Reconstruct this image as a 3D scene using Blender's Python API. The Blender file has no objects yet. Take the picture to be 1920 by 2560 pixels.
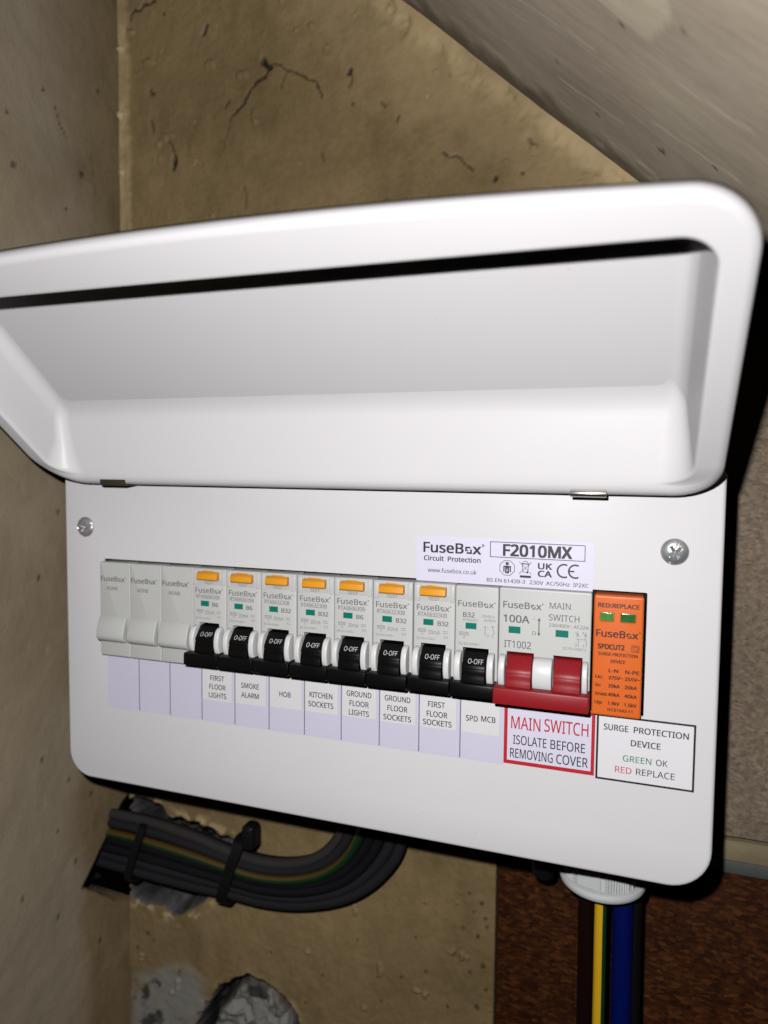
import bpy, bmesh, math, random
import numpy as np
from mathutils import Vector, Matrix
from mathutils.geometry import tessellate_polygon

S = 0.001                       # everything below is written in millimetres
scene = bpy.context.scene
COL = scene.collection
random.seed(7)
RNG = np.random.default_rng(11)

# ------------------------------------------------------------------ camera
CAM = Vector((229.473, -290.230, 121.605))
yaw, pitch, roll = 0.338992, -0.063487, 0.009754
cy, sy, cp, sp = math.cos(yaw), math.sin(yaw), math.cos(pitch), math.sin(pitch)
fwd = Vector((-sy*cp, cy*cp, sp))
r0 = Vector((cy, sy, 0)); u0 = r0.cross(fwd)
rt = math.cos(roll)*r0 + math.sin(roll)*u0
up = -math.sin(roll)*r0 + math.cos(roll)*u0
cd = bpy.data.cameras.new('camera')
cam = bpy.data.objects.new('camera', cd); COL.objects.link(cam)
M = Matrix.Identity(4)
for i in range(3):
    M[i][0], M[i][1], M[i][2], M[i][3] = rt[i], up[i], -fwd[i], CAM[i]*S
cam.matrix_world = M
cd.sensor_fit = 'VERTICAL'; cd.sensor_height = 24.0; cd.lens = 24.0*1802.6/2560.0
cd.clip_start = 0.005; cd.clip_end = 20
cd.dof.use_dof = True; cd.dof.focus_distance = 0.300; cd.dof.aperture_fstop = 5.0
scene.camera = cam

# ------------------------------------------------------------------ world and flash
w = bpy.data.worlds.new('World'); scene.world = w; w.use_nodes = True
bg = w.node_tree.nodes['Background']
bg.inputs[0].default_value = (1.0, 0.95, 0.9, 1); bg.inputs[1].default_value = 0.0005
ld = bpy.data.lights.new('phone_flash', 'POINT')
ld.energy = 4.35; ld.shadow_soft_size = 0.0036; ld.color = (1.0, 0.985, 0.992)
lo = bpy.data.objects.new('phone_flash', ld); COL.objects.link(lo)
ld.use_nodes = True                # gentler distance falloff, as a phone evens out its own flash
lnt = ld.node_tree; lf = lnt.nodes.new('ShaderNodeLightFalloff'); lf.inputs['Strength'].default_value = 1.0
lmx = lnt.nodes.new('ShaderNodeMath'); lmx.operation = 'MULTIPLY_ADD'; lmx.inputs[1].default_value = 0.95/0.30
lq = lnt.nodes.new('ShaderNodeMath'); lq.operation = 'MULTIPLY'; lq.inputs[1].default_value = 0.05
lnt.links.new(lf.outputs['Linear'], lmx.inputs[0]); lnt.links.new(lf.outputs['Quadratic'], lq.inputs[0])
lnt.links.new(lq.outputs[0], lmx.inputs[2]); lnt.links.new(lmx.outputs[0], lnt.nodes['Emission'].inputs['Strength'])
lp = CAM - 22*rt + 30*up
lo.location = lp*S
scene.cycles.diffuse_bounces = 0; scene.cycles.glossy_bounces = 2
scene.view_settings.view_transform = 'Standard'
try: scene.view_settings.look = 'None'
except Exception: pass
scene.view_settings.exposure = 0.0; scene.view_settings.gamma = 1.0
scene.view_settings.use_curve_mapping = False

# ------------------------------------------------------------------ materials
MATS = {}
def new_mat(name):
    m = bpy.data.materials.new(name); m.use_nodes = True
    nt = m.node_tree; b = nt.nodes['Principled BSDF']
    MATS[name] = m
    return m, nt, b
def simple(name, col, rough=0.5, metal=0.0, bump=0.0, bscale=800.0, var=0.0, vscale=60.0, spec=0.5, coat=0.0):
    m, nt, b = new_mat(name)
    b.inputs['Base Color'].default_value = (*col, 1)
    b.inputs['Roughness'].default_value = rough
    b.inputs['Metallic'].default_value = metal
    b.inputs['Specular IOR Level'].default_value = spec
    b.inputs['Coat Weight'].default_value = coat
    tc = nt.nodes.new('ShaderNodeTexCoord')
    if bump > 0:
        n = nt.nodes.new('ShaderNodeTexNoise'); n.inputs['Scale'].default_value = bscale; n.inputs['Detail'].default_value = 3
        nt.links.new(tc.outputs['Object'], n.inputs['Vector'])
        bp = nt.nodes.new('ShaderNodeBump'); bp.inputs['Strength'].default_value = bump; bp.inputs['Distance'].default_value = 0.0004
        nt.links.new(n.outputs['Fac'], bp.inputs['Height']); nt.links.new(bp.outputs['Normal'], b.inputs['Normal'])
    if var > 0:
        n = nt.nodes.new('ShaderNodeTexNoise'); n.inputs['Scale'].default_value = vscale; n.inputs['Detail'].default_value = 5
        nt.links.new(tc.outputs['Object'], n.inputs['Vector'])
        mx = nt.nodes.new('ShaderNodeMix'); mx.data_type = 'RGBA'
        mx.inputs[6].default_value = (*[c*(1-var) for c in col], 1); mx.inputs[7].default_value = (*[min(1, c*(1+var)) for c in col], 1)
        nt.links.new(n.outputs['Fac'], mx.inputs[0]); nt.links.new(mx.outputs[2], b.inputs['Base Color'])
    return m
simple('white_powder_coat', (0.70, 0.685, 0.69), 0.40, bump=0.05, bscale=900, var=0.015, vscale=30, spec=0.22)
def powder():
    nt = MATS['white_powder_coat'].node_tree; b = nt.nodes['Principled BSDF']
    tc = nt.nodes.new('ShaderNodeTexCoord')
    base = b.inputs['Base Color'].links[0].from_socket
    v = nt.nodes.new('ShaderNodeTexVoronoi'); v.inputs['Scale'].default_value = 130; nt.links.new(tc.outputs['Object'], v.inputs['Vector'])
    r = nt.nodes.new('ShaderNodeValToRGB'); r.color_ramp.elements[0].position = 0.03; r.color_ramp.elements[0].color = (1, 1, 1, 1)
    r.color_ramp.elements[1].position = 0.075; r.color_ramp.elements[1].color = (0, 0, 0, 1); nt.links.new(v.outputs['Distance'], r.inputs['Fac'])
    sc = nt.nodes.new('ShaderNodeSeparateColor'); nt.links.new(v.outputs['Color'], sc.inputs[0])
    g = nt.nodes.new('ShaderNodeMath'); g.operation = 'GREATER_THAN'; g.inputs[1].default_value = 0.88; nt.links.new(sc.outputs[0], g.inputs[0])
    m1 = nt.nodes.new('ShaderNodeMath'); m1.operation = 'MULTIPLY'; nt.links.new(r.outputs[0], m1.inputs[0]); nt.links.new(g.outputs[0], m1.inputs[1])
    m2 = nt.nodes.new('ShaderNodeMath'); m2.operation = 'MULTIPLY'; m2.inputs[1].default_value = 0.22; nt.links.new(m1.outputs[0], m2.inputs[0])
    mx = nt.nodes.new('ShaderNodeMix'); mx.data_type = 'RGBA'; nt.links.new(m2.outputs[0], mx.inputs[0]); nt.links.new(base, mx.inputs[6]); mx.inputs[7].default_value = (0.25, 0.23, 0.21, 1)
    nt.links.new(mx.outputs[2], b.inputs['Base Color'])
    n = nt.nodes.new('ShaderNodeTexNoise'); n.inputs['Scale'].default_value = 26; n.inputs['Detail'].default_value = 6; nt.links.new(tc.outputs['Object'], n.inputs['Vector'])
    mr = nt.nodes.new('ShaderNodeMapRange'); mr.inputs['From Min'].default_value = 0.3; mr.inputs['From Max'].default_value = 0.7; mr.inputs['To Min'].default_value = 0.30; mr.inputs['To Max'].default_value = 0.48
    nt.links.new(n.outputs['Fac'], mr.inputs['Value']); nt.links.new(mr.outputs[0], b.inputs['Roughness'])
powder()
simple('body_steel', (0.75, 0.74, 0.73), 0.5)
simple('module_plastic', (0.565, 0.57, 0.55), 0.42, bump=0.03, bscale=1500, var=0.015, vscale=200)
simple('blank_plastic', (0.53, 0.535, 0.51), 0.45, bump=0.03, bscale=1500, var=0.015, vscale=200)
simple('cheek_plastic', (0.70, 0.70, 0.685), 0.35, var=0.01, vscale=200)
simple('slot_shade_grey', (0.30, 0.30, 0.30), 0.5)  # shading inside the lever recess put into its floor colour
simple('test_band_grey', (0.50, 0.50, 0.49), 0.5)
simple('black_plastic', (0.003, 0.003, 0.0034), 0.36, bump=0.05, bscale=1800, spec=0.14)
simple('red_plastic', (0.27, 0.009, 0.014), 0.42, bump=0.10, bscale=1600, var=0.06, vscale=500, spec=0.35)
simple('yellow_plastic', (0.78, 0.33, 0.018), 0.4, var=0.05, vscale=300)
simple('orange_plastic', (0.72, 0.135, 0.014), 0.42, bump=0.03, bscale=1500, var=0.03, vscale=120)
simple('window_teal', (0.0, 0.17, 0.125), 0.35, var=0.12, vscale=900)
simple('window_green', (0.085, 0.25, 0.055), 0.12, var=0.35, vscale=600, coat=0.5)
simple('window_green_dark', (0.03, 0.14, 0.035), 0.12, var=0.45, vscale=600, coat=0.5)
simple('label_lavender', (0.64, 0.615, 0.74), 0.5, var=0.01)
simple('label_pale', (0.70, 0.675, 0.80), 0.5, var=0.01)
simple('label_white', (0.76, 0.75, 0.765), 0.5, var=0.01)
simple('label_paper', (0.72, 0.705, 0.715), 0.6, var=0.02, vscale=150)
simple('ink_black', (0.010, 0.010, 0.016), 0.5)
simple('ink_text', (0.022, 0.022, 0.032), 0.5)
simple('ink_grey', (0.12, 0.12, 0.12), 0.5)
simple('ink_faint', (0.22, 0.22, 0.22), 0.5)
simple('ink_line', (0.16, 0.15, 0.20), 0.5)
simple('ink_red', (0.50, 0.015, 0.025), 0.5)
simple('ink_rose', (0.62, 0.07, 0.12), 0.5)
simple('ink_green', (0.02, 0.24, 0.12), 0.5)
simple('ink_white', (0.62, 0.62, 0.64), 0.5)
simple('ink_orange_dark', (0.035, 0.008, 0.004), 0.5)
simple('zinc', (0.50, 0.52, 0.54), 0.34, metal=0.75, bump=0.12, bscale=700, var=0.1, vscale=200)
simple('clip_steel', (0.60, 0.58, 0.54), 0.28, metal=1.0, var=0.15, vscale=150)
simple('clip_dark', (0.045, 0.040, 0.024), 0.4, metal=0.3)
simple('gland_plastic', (0.56, 0.58, 0.57), 0.5, var=0.03, vscale=80)
simple('cable_grey', (0.015, 0.015, 0.017), 0.55, spec=0.09, var=0.12, vscale=60)
simple('cable_pale', (0.030, 0.028, 0.027), 0.55, spec=0.09, var=0.2, vscale=60)
simple('cable_dark', (0.007, 0.007, 0.0085), 0.5, spec=0.09, var=0.15, vscale=60)
simple('cable_black', (0.005, 0.005, 0.006), 0.5, spec=0.09)
simple('cable_brown', (0.007, 0.002, 0.0015), 0.5, spec=0.09)
simple('cable_blue', (0.001, 0.005, 0.075), 0.45, spec=0.09)
simple('tie_black', (0.004, 0.004, 0.005), 0.5, spec=0.2)

def link(nt, a, b): nt.links.new(a, b)
def noise(nt, tc, scale, detail=5, rough=0.55, mapscale=None, rot=None, out='Object'):
    n = nt.nodes.new('ShaderNodeTexNoise'); n.inputs['Scale'].default_value = scale
    n.inputs['Detail'].default_value = detail; n.inputs['Roughness'].default_value = rough
    if mapscale or rot:
        mp = nt.nodes.new('ShaderNodeMapping')
        if mapscale: mp.inputs['Scale'].default_value = mapscale
        if rot:
            mr = nt.nodes.new('ShaderNodeMapping'); mr.inputs['Rotation'].default_value = rot
            link(nt, tc.outputs[out], mr.inputs['Vector']); link(nt, mr.outputs[0], mp.inputs['Vector'])
        else: link(nt, tc.outputs[out], mp.inputs['Vector'])
        link(nt, mp.outputs[0], n.inputs['Vector'])
    else: link(nt, tc.outputs[out], n.inputs['Vector'])
    return n
def ramp(nt, src, stops):
    r = nt.nodes.new('ShaderNodeValToRGB')
    e = r.color_ramp.elements
    while len(e) < len(stops): e.new(0.5)
    for k, (p, c) in enumerate(stops):
        e[k].position = p; e[k].color = (*c, 1) if len(c) == 3 else c
    link(nt, src, r.inputs['Fac']); return r
def mix(nt, fac, a, b, mode='MIX'):
    m = nt.nodes.new('ShaderNodeMix'); m.data_type = 'RGBA'; m.blend_type = mode
    for s, v in ((0, fac), (6, a), (7, b)):
        if hasattr(v, 'is_linked'): link(nt, v, m.inputs[s])
        elif s == 0: m.inputs[0].default_value = v
        else: m.inputs[s].default_value = (*v, 1)
    return m.outputs[2]
def attr(nt, name):
    a = nt.nodes.new('ShaderNodeAttribute'); a.attribute_name = name; return a.outputs['Fac']

def plaster(name, base, dark, pale, filler, grain=1.0):
    m, nt, b = new_mat(name)
    tc = nt.nodes.new('ShaderNodeTexCoord')
    n1 = noise(nt, tc, 9, 7, 0.6)
    n2 = noise(nt, tc, 55, 6, 0.65, mapscale=(1.0, 1.0, 0.45))
    n3 = noise(nt, tc, 420, 3, 0.6)
    c = ramp(nt, n1.outputs['Fac'], [(0.36, dark), (0.54, base), (0.72, tuple(x*1.18 for x in base))]).outputs[0]
    c2 = ramp(nt, n2.outputs['Fac'], [(0.30, (0.70, 0.67, 0.62)), (0.52, (1, 1, 1)), (0.75, (1.0, 1.0, 1.0))]).outputs[0]
    c = mix(nt, 0.65, c, c2, 'MULTIPLY')
    c3 = ramp(nt, n3.outputs['Fac'], [(0.30, (0.78, 0.76, 0.74)), (0.6, (1, 1, 1))]).outputs[0]
    c = mix(nt, 0.55, c, c3, 'MULTIPLY')
    # sparse small dark specks and pits
    v = nt.nodes.new('ShaderNodeTexVoronoi'); v.inputs['Scale'].default_value = 75
    link(nt, tc.outputs['Object'], v.inputs['Vector'])
    vs = ramp(nt, v.outputs['Distance'], [(0.05, (1, 1, 1)), (0.13, (0, 0, 0))]).outputs[0]
    vr = nt.nodes.new('ShaderNodeSeparateColor'); link(nt, v.outputs['Color'], vr.inputs[0])
    gate = nt.nodes.new('ShaderNodeMath'); gate.operation = 'GREATER_THAN'; gate.inputs[1].default_value = 0.90
    link(nt, vr.outputs[0], gate.inputs[0])
    mm = nt.nodes.new('ShaderNodeMath'); mm.operation = 'MULTIPLY'
    link(nt, vs, mm.inputs[0]); link(nt, gate.outputs[0], mm.inputs[1])
    mm2 = nt.nodes.new('ShaderNodeMath'); mm2.operation = 'MULTIPLY'; mm2.inputs[1].default_value = 0.7
    link(nt, mm.outputs[0], mm2.inputs[0])
    c = mix(nt, mm2.outputs[0], c, tuple(x*0.3 for x in dark))
    c = mix(nt, attr(nt, 'pale'), c, pale)
    mo = ramp(nt, n2.outputs['Fac'], [(0.3, (0.022, 0.020, 0.022)), (0.7, (0.105, 0.10, 0.103))]).outputs[0]
    c = mix(nt, attr(nt, 'filler'), c, filler)
    c = mix(nt, attr(nt, 'mortar'), c, mo)
    c = mix(nt, attr(nt, 'dirt_shade'), c, (0.004, 0.004, 0.004))  # dirty cracks and specks, plus painted shade in the holes
    link(nt, c, b.inputs['Base Color'])
    b.inputs['Roughness'].default_value = 0.75; b.inputs['Specular IOR Level'].default_value = 0.25
    bp = nt.nodes.new('ShaderNodeBump'); bp.inputs['Strength'].default_value = 0.22*grain; bp.inputs['Distance'].default_value = 0.0012
    add = nt.nodes.new('ShaderNodeMath'); add.operation = 'ADD'
    link(nt, n2.outputs['Fac'], add.inputs[0]); link(nt, n3.outputs['Fac'], add.inputs[1])
    link(nt, add.outputs[0], bp.inputs['Height']); link(nt, bp.outputs['Normal'], b.inputs['Normal'])
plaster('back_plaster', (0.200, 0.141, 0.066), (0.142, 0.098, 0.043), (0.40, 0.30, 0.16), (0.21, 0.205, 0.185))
plaster('side_plaster', (0.195, 0.140, 0.072), (0.150, 0.104, 0.050), (0.42, 0.37, 0.285), (0.275, 0.225, 0.155))

def soffit_mat():
    m, nt, b = new_mat('soffit_paint')
    tc = nt.nodes.new('ShaderNodeTexCoord')
    # the slope runs along (0.747, 0, -0.665); rotate it on to x so streaks follow it
    rot = (0, -math.radians(41.7), 0)
    n1 = noise(nt, tc, 14, 6, 0.6, mapscale=(0.6, 1.0, 1.0), rot=rot)
    n2 = noise(nt, tc, 170, 5, 0.6, mapscale=(0.16, 1.0, 1.0), rot=rot)
    n3 = noise(nt, tc, 420, 4, 0.65, mapscale=(0.3, 1, 1), rot=rot)
    c = ramp(nt, n1.outputs['Fac'], [(0.3, (0.44, 0.36, 0.27)), (0.5, (0.56, 0.468, 0.355)), (0.7, (0.62, 0.527, 0.41))]).outputs[0]
    c = mix(nt, 0.16, c, ramp(nt, n2.outputs['Fac'], [(0.32, (0.72, 0.7, 0.66)), (0.55, (1, 1, 1))]).outputs[0], 'MULTIPLY')
    c = mix(nt, 0.4, c, ramp(nt, n3.outputs['Fac'], [(0.3, (0.75, 0.74, 0.72)), (0.6, (1, 1, 1))]).outputs[0], 'MULTIPLY')
    c = mix(nt, attr(nt, 'pale'), c, (0.78, 0.68, 0.49))
    c = mix(nt, attr(nt, 'dirt_shade'), c, (0.035, 0.026, 0.016))
    link(nt, c, b.inputs['Base Color'])
    b.inputs['Roughness'].default_value = 0.6; b.inputs['Specular IOR Level'].default_value = 0.3
    bp = nt.nodes.new('ShaderNodeBump'); bp.inputs['Strength'].default_value = 0.12; bp.inputs['Distance'].default_value = 0.0010
    link(nt, n2.outputs['Fac'], bp.inputs['Height']); link(nt, bp.outputs['Normal'], b.inputs['Normal'])
soffit_mat()

def board(name, cols, scale, stretch, rough=0.7, vmix=0.6):
    m, nt, b = new_mat(name)
    tc = nt.nodes.new('ShaderNodeTexCoord')
    wn = noise(nt, tc, 120, 3)
    mp = nt.nodes.new('ShaderNodeMapping'); mp.inputs['Scale'].default_value = stretch
    dv = mix(nt, 0.0022, tc.outputs['Object'], wn.outputs['Color'], 'ADD')
    link(nt, dv, mp.inputs['Vector'])
    v = nt.nodes.new('ShaderNodeTexVoronoi'); v.inputs['Scale'].default_value = scale
    link(nt, mp.outputs[0], v.inputs['Vector'])
    sc = nt.nodes.new('ShaderNodeSeparateColor'); link(nt, v.outputs['Color'], sc.inputs[0])
    n = len(cols)
    c = ramp(nt, sc.outputs[0], [(0.15+0.8*k/(n-1)*1.0, cc) for k, cc in enumerate(cols)]).outputs[0]
    n1 = noise(nt, tc, scale*0.9, 4, 0.65, mapscale=stretch)
    c2 = ramp(nt, n1.outputs['Fac'], [(0.3, cols[0]), (0.5, cols[len(cols)//2]), (0.72, cols[-1])]).outputs[0]
    c = mix(nt, vmix, c, c2)
    n2 = noise(nt, tc, 18, 4)
    c = mix(nt, 0.5, c, ramp(nt, n2.outputs['Fac'], [(0.3, (0.7, 0.7, 0.7)), (0.6, (1, 1, 1))]).outputs[0], 'MULTIPLY')
    link(nt, c, b.inputs['Base Color'])
    b.inputs['Roughness'].default_value = rough; b.inputs['Specular IOR Level'].default_value = 0.1
    bp = nt.nodes.new('ShaderNodeBump'); bp.inputs['Strength'].default_value = 0.3; bp.inputs['Distance'].default_value = 0.0008
    link(nt, n1.outputs['Fac'], bp.inputs['Height']); link(nt, bp.outputs['Normal'], b.inputs['Normal'])
board('chipboard', [(0.105, 0.078, 0.053), (0.16, 0.122, 0.086), (0.19, 0.147, 0.106), (0.26, 0.21, 0.155)], 520, (1, 1, 1.4))
board('red_brown_board', [(0.012, 0.0028, 0.0007), (0.024, 0.006, 0.0013), (0.036, 0.0095, 0.002), (0.046, 0.0125, 0.0026), (0.085, 0.029, 0.0065)], 460, (0.7, 1, 1.4), vmix=0.4)
board('batten_wood', [(0.15, 0.12, 0.068), (0.195, 0.16, 0.095), (0.24, 0.20, 0.125)], 60, (0.3, 1, 2))
simple('grey_strip', (0.055, 0.06, 0.055), 0.6, var=0.35, vscale=90)

def earth_mat(name, yellow, green):
    m, nt, b = new_mat(name)
    g = nt.nodes.new('ShaderNodeMath'); g.operation = 'GREATER_THAN'; g.inputs[1].default_value = 0.5
    link(nt, attr(nt, 'stripe'), g.inputs[0])
    link(nt, mix(nt, g.outputs[0], green, yellow), b.inputs['Base Color'])
    b.inputs['Roughness'].default_value = 0.5
earth_mat('earth_sleeve', (0.62, 0.36, 0.01), (0.004, 0.035, 0.010))
earth_mat('earth_sleeve_green', (0.055, 0.034, 0.002), (0.001, 0.018, 0.004))

# ------------------------------------------------------------------ objects
BASE = {}
def thing(name, label, cat, base=(0, 0, 0), group=None):
    o = bpy.data.objects.new(name, None); COL.objects.link(o)
    o.empty_display_size = 0.01
    o.location = Vector(base)*S
    BASE[o.name] = Vector(base)
    tag(o, label, cat, group); return o
def tag(o, label, cat, group=None):
    o['label'] = label; o['category'] = cat
    if group: o['group'] = group
def base_of(o):
    while o is not None:
        if o.name in BASE: return BASE[o.name]
        o = o.parent
    return Vector((0, 0, 0))

class MB:
    def __init__(self): self.bm = bmesh.new()
    def face(self, pts):
        return self.bm.faces.new([self.bm.verts.new(p) for p in pts])
    def box(self, x0, x1, y0, y1, z0, z1, bev=0.0, seg=2):
        b = bmesh.new(); bmesh.ops.create_cube(b, size=1)
        for v in b.verts:
            v.co = Vector(((x0+x1)/2+v.co.x*(x1-x0), (y0+y1)/2+v.co.y*(y1-y0), (z0+z1)/2+v.co.z*(z1-z0)))
        if bev > 0:
            bmesh.ops.bevel(b, geom=b.edges[:], offset=bev, segments=seg, affect='EDGES', profile=0.5)
        self.merge(b)
    def merge(self, b):
        me = bpy.data.meshes.new('tmp'); b.to_mesh(me); b.free()
        self.bm.from_mesh(me); bpy.data.meshes.remove(me)
    def extrude_x(self, prof, x0, x1, bev=0.0, seg=2):
        """closed (y, z) outline swept along x"""
        b = bmesh.new()
        a = [b.verts.new((x0, p[0], p[1])) for p in prof]; c = [b.verts.new((x1, p[0], p[1])) for p in prof]
        n = len(prof)
        fa = b.faces.new(a); fc = b.faces.new(c[::-1])
        for i in range(n): b.faces.new([a[i], c[i], c[(i+1) % n], a[(i+1) % n]])
        bmesh.ops.recalc_face_normals(b, faces=b.faces[:])
        if bev > 0:
            es = [e for e in b.edges if any(f in (fa, fc) for f in e.link_faces)]
            bmesh.ops.bevel(b, geom=es, offset=bev, segments=seg, affect='EDGES', profile=0.5)
        self.merge(b)
    def plate(self, outer, holes, yf, yb, bev=0.4, hole_back=None):
        """flat front at y = yf facing -y, with rounded outer edge going back to yb, and holes through it"""
        bm = bmesh.new()
        def inset(loop, d):
            n = len(loop); out = []
            for i in range(n):
                p0, p1, p2 = Vector(loop[i-1]), Vector(loop[i]), Vector(loop[(i+1) % n])
                e1 = (p1-p0).normalized(); e2 = (p2-p1).normalized()
                n1 = Vector((-e1.y, e1.x)); n2 = Vector((-e2.y, e2.x))
                m = (n1+n2); k = m.dot(n1)
                out.append(p1 + m*(d/max(k, 0.3)))
            return out
        front = inset(outer, bev)
        fl = [bm.verts.new((p[0], yf, p[1])) for p in front]
        es = [bm.edges.new((fl[i], fl[(i+1) % len(fl)])) for i in range(len(fl))]
        hl = []
        for h in holes:
            vs = [bm.verts.new((p[0], yf, p[1])) for p in h]
            es += [bm.edges.new((vs[i], vs[(i+1) % len(vs)])) for i in range(len(vs))]
            hl.append(vs)
        polys = [[Vector((p[0], p[1], 0)) for p in front]] + [[Vector((p[0], p[1], 0)) for p in h] for h in holes]
        allv = fl + [v for vs in hl for v in vs]
        for tri in tessellate_polygon(polys):
            try: bm.faces.new([allv[i] for i in tri])
            except ValueError: pass
        prev = fl
        for d, y in ((0.62*bev, yf+0.1*bev), (0.29*bev, yf+0.29*bev), (0.08*bev, yf+0.62*bev), (0.0, yf+bev), (0.0, yb)):
            lp_ = inset(outer, d) if d else [Vector(p) for p in outer]
            cur = [bm.verts.new((p[0], y, p[1])) for p in lp_]
            for i in range(len(cur)):
                j = (i+1) % len(cur); bm.faces.new([prev[i], prev[j], cur[j], cur[i]])
            prev = cur
        hb = yb if hole_back is None else hole_back
        for vs in hl:
            cur = [bm.verts.new((v.co.x, hb, v.co.z)) for v in vs]
            for i in range(len(cur)):
                j = (i+1) % len(cur); bm.faces.new([vs[i], vs[j], cur[j], cur[i]])
        bmesh.ops.recalc_face_normals(bm, faces=bm.faces[:])
        self.merge(bm)
    def lathe_z(self, prof, cx, cyy, n=64, rfun=None):
        rings = []
        for (r, z) in prof:
            ring = []
            for k in range(n):
                a = 2*math.pi*k/n
                rr = r if rfun is None else rfun(r, a, z)
                ring.append(self.bm.verts.new((cx+rr*math.cos(a), cyy+rr*math.sin(a), z)))
            rings.append(ring)
        for q in range(len(rings)-1):
            for k in range(n):
                j = (k+1) % n
                self.bm.faces.new([rings[q][k], rings[q][j], rings[q+1][j], rings[q+1][k]])
    def build(self, name, mat, parent=None, angle=35, extra=None):
        base = base_of(parent)
        me = bpy.data.meshes.new(name)
        for v in self.bm.verts: v.co = (v.co-base)*S
        self.bm.to_mesh(me); self.bm.free()
        me.polygons.foreach_set('use_smooth', [True]*len(me.polygons))
        me.set_sharp_from_angle(angle=math.radians(angle))
        o = bpy.data.objects.new(name, me); COL.objects.link(o)
        for mm in (mat if isinstance(mat, (list, tuple)) else [mat]): me.materials.append(MATS[mm])
        if parent is not None: o.parent = parent
        if extra:
            for an, vals in extra.items():
                at = me.attributes.new(an, 'FLOAT', 'POINT'); at.data.foreach_set('value', vals)
        return o

def rrect(x0, x1, z0, z1, r, n=8):
    """counter-clockwise (seen from the front, x right z up) rounded rectangle; r may be 4 radii (bl, br, tr, tl)"""
    rs = (r,)*4 if not isinstance(r, (tuple, list)) else r
    out = []
    for (cx, cz, sx, sz, a0), rr in zip(((x0, z0, 1, 1, 180), (x1, z0, -1, 1, 270), (x1, z1, -1, -1, 0), (x0, z1, 1, -1, 90)), rs):
        if rr <= 0: out.append((cx, cz)); continue
        for k in range(n+1):
            a = math.radians(a0+90*k/n)
            out.append((cx+sx*rr+rr*math.cos(a), cz+sz*rr+rr*math.sin(a)))
    return out

# ---- lettering
_tc = {}
FONT = None
try:
    import os
    FONT = bpy.data.fonts.load(os.path.join(bpy.utils.resource_path('LOCAL'), 'datafiles', 'fonts', 'NotoSansHebrew-Regular.woff2'))
except Exception: FONT = None
def text_geom(s, bold):
    key = (s, bold)
    if key in _tc: return _tc[key]
    cu = bpy.data.curves.new('t', 'FONT'); cu.body = s; cu.size = 1.0; cu.resolution_u = 3
    if FONT is not None: cu.font = FONT
    ob = bpy.data.objects.new('t', cu); COL.objects.link(ob)
    dg = bpy.context.evaluated_depsgraph_get(); dg.update()
    me = bpy.data.meshes.new_from_object(ob.evaluated_get(dg))
    vs = np.zeros(len(me.vertices)*3); me.vertices.foreach_get('co', vs); vs = vs.reshape(-1, 3)
    fs = [tuple(p.vertices) for p in me.polygons]
    bpy.data.objects.remove(ob); bpy.data.curves.remove(cu); bpy.data.meshes.remove(me)
    _tc[key] = (vs, fs); return _tc[key]
def put(mb, s, x0, x1, zb, cap, y, bold=0.0, slope=0.0, y_at=None):
    """write s between x0 and x1 on baseline zb with capital height cap, on the plane y (slope = dy/dz)"""
    hv, _ = text_geom('H', bold)
    ch = hv[:, 1].max()-max(hv[:, 1].min(), -1)
    vs, fs = text_geom(s, bold)
    a, b = vs[:, 0].min(), vs[:, 0].max()
    kx = (x1-x0)/(b-a); kz = cap/ch
    ex, ez = min(bold, 0.05)*kx*0.9, min(bold, 0.05)*kz*0.6
    shifts = [(0, 0)] if bold <= 0 else [(-ex, -ez), (ex, -ez), (-ex, ez), (ex, ez)]
    for q, (dx, dz) in enumerate(shifts):
        nv = []
        for v in vs:
            z = zb+v[1]*kz+dz
            nv.append(mb.bm.verts.new((x0+(v[0]-a)*kx+dx, y+slope*(z-zb)-0.004*q, z)))
        for f in fs: mb.bm.faces.new([nv[i] for i in f])
def rect(mb, x0, x1, z0, z1, y): mb.face([(x0, y, z0), (x1, y, z0), (x1, y, z1), (x0, y, z1)])
def frame(mb, x0, x1, z0, z1, t, y):
    rect(mb, x0, x1, z0, z0+t, y); rect(mb, x0, x1, z1-t, z1, y)
    rect(mb, x0, x0+t, z0+t, z1-t, y); rect(mb, x1-t, x1, z0+t, z1-t, y)
def stroke(mb, pts, t, y):
    for (ax, az), (bx, bz) in zip(pts, pts[1:]):
        d = Vector((bx-ax, bz-az)); L = d.length
        if L < 1e-6: continue
        n = Vector((-d.y, d.x))/L*t/2
        mb.face([(ax+n.x, y, az+n.y), (ax-n.x, y, az-n.y), (bx-n.x, y, bz-n.y), (bx+n.x, y, bz+n.y)])
def disc(mb, cx, cz, r, y, n=20):
    mb.face([(cx+r*math.cos(2*math.pi*k/n), y, cz+r*math.sin(2*math.pi*k/n)) for k in range(n)])
def arc(mb, cx, cz, r, a0, a1, t, y, n=20):
    stroke(mb, [(cx+r*math.cos(math.radians(a0+(a1-a0)*k/n)), cz+r*math.sin(math.radians(a0+(a1-a0)*k/n))) for k in range(n+1)], t, y)
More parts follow.
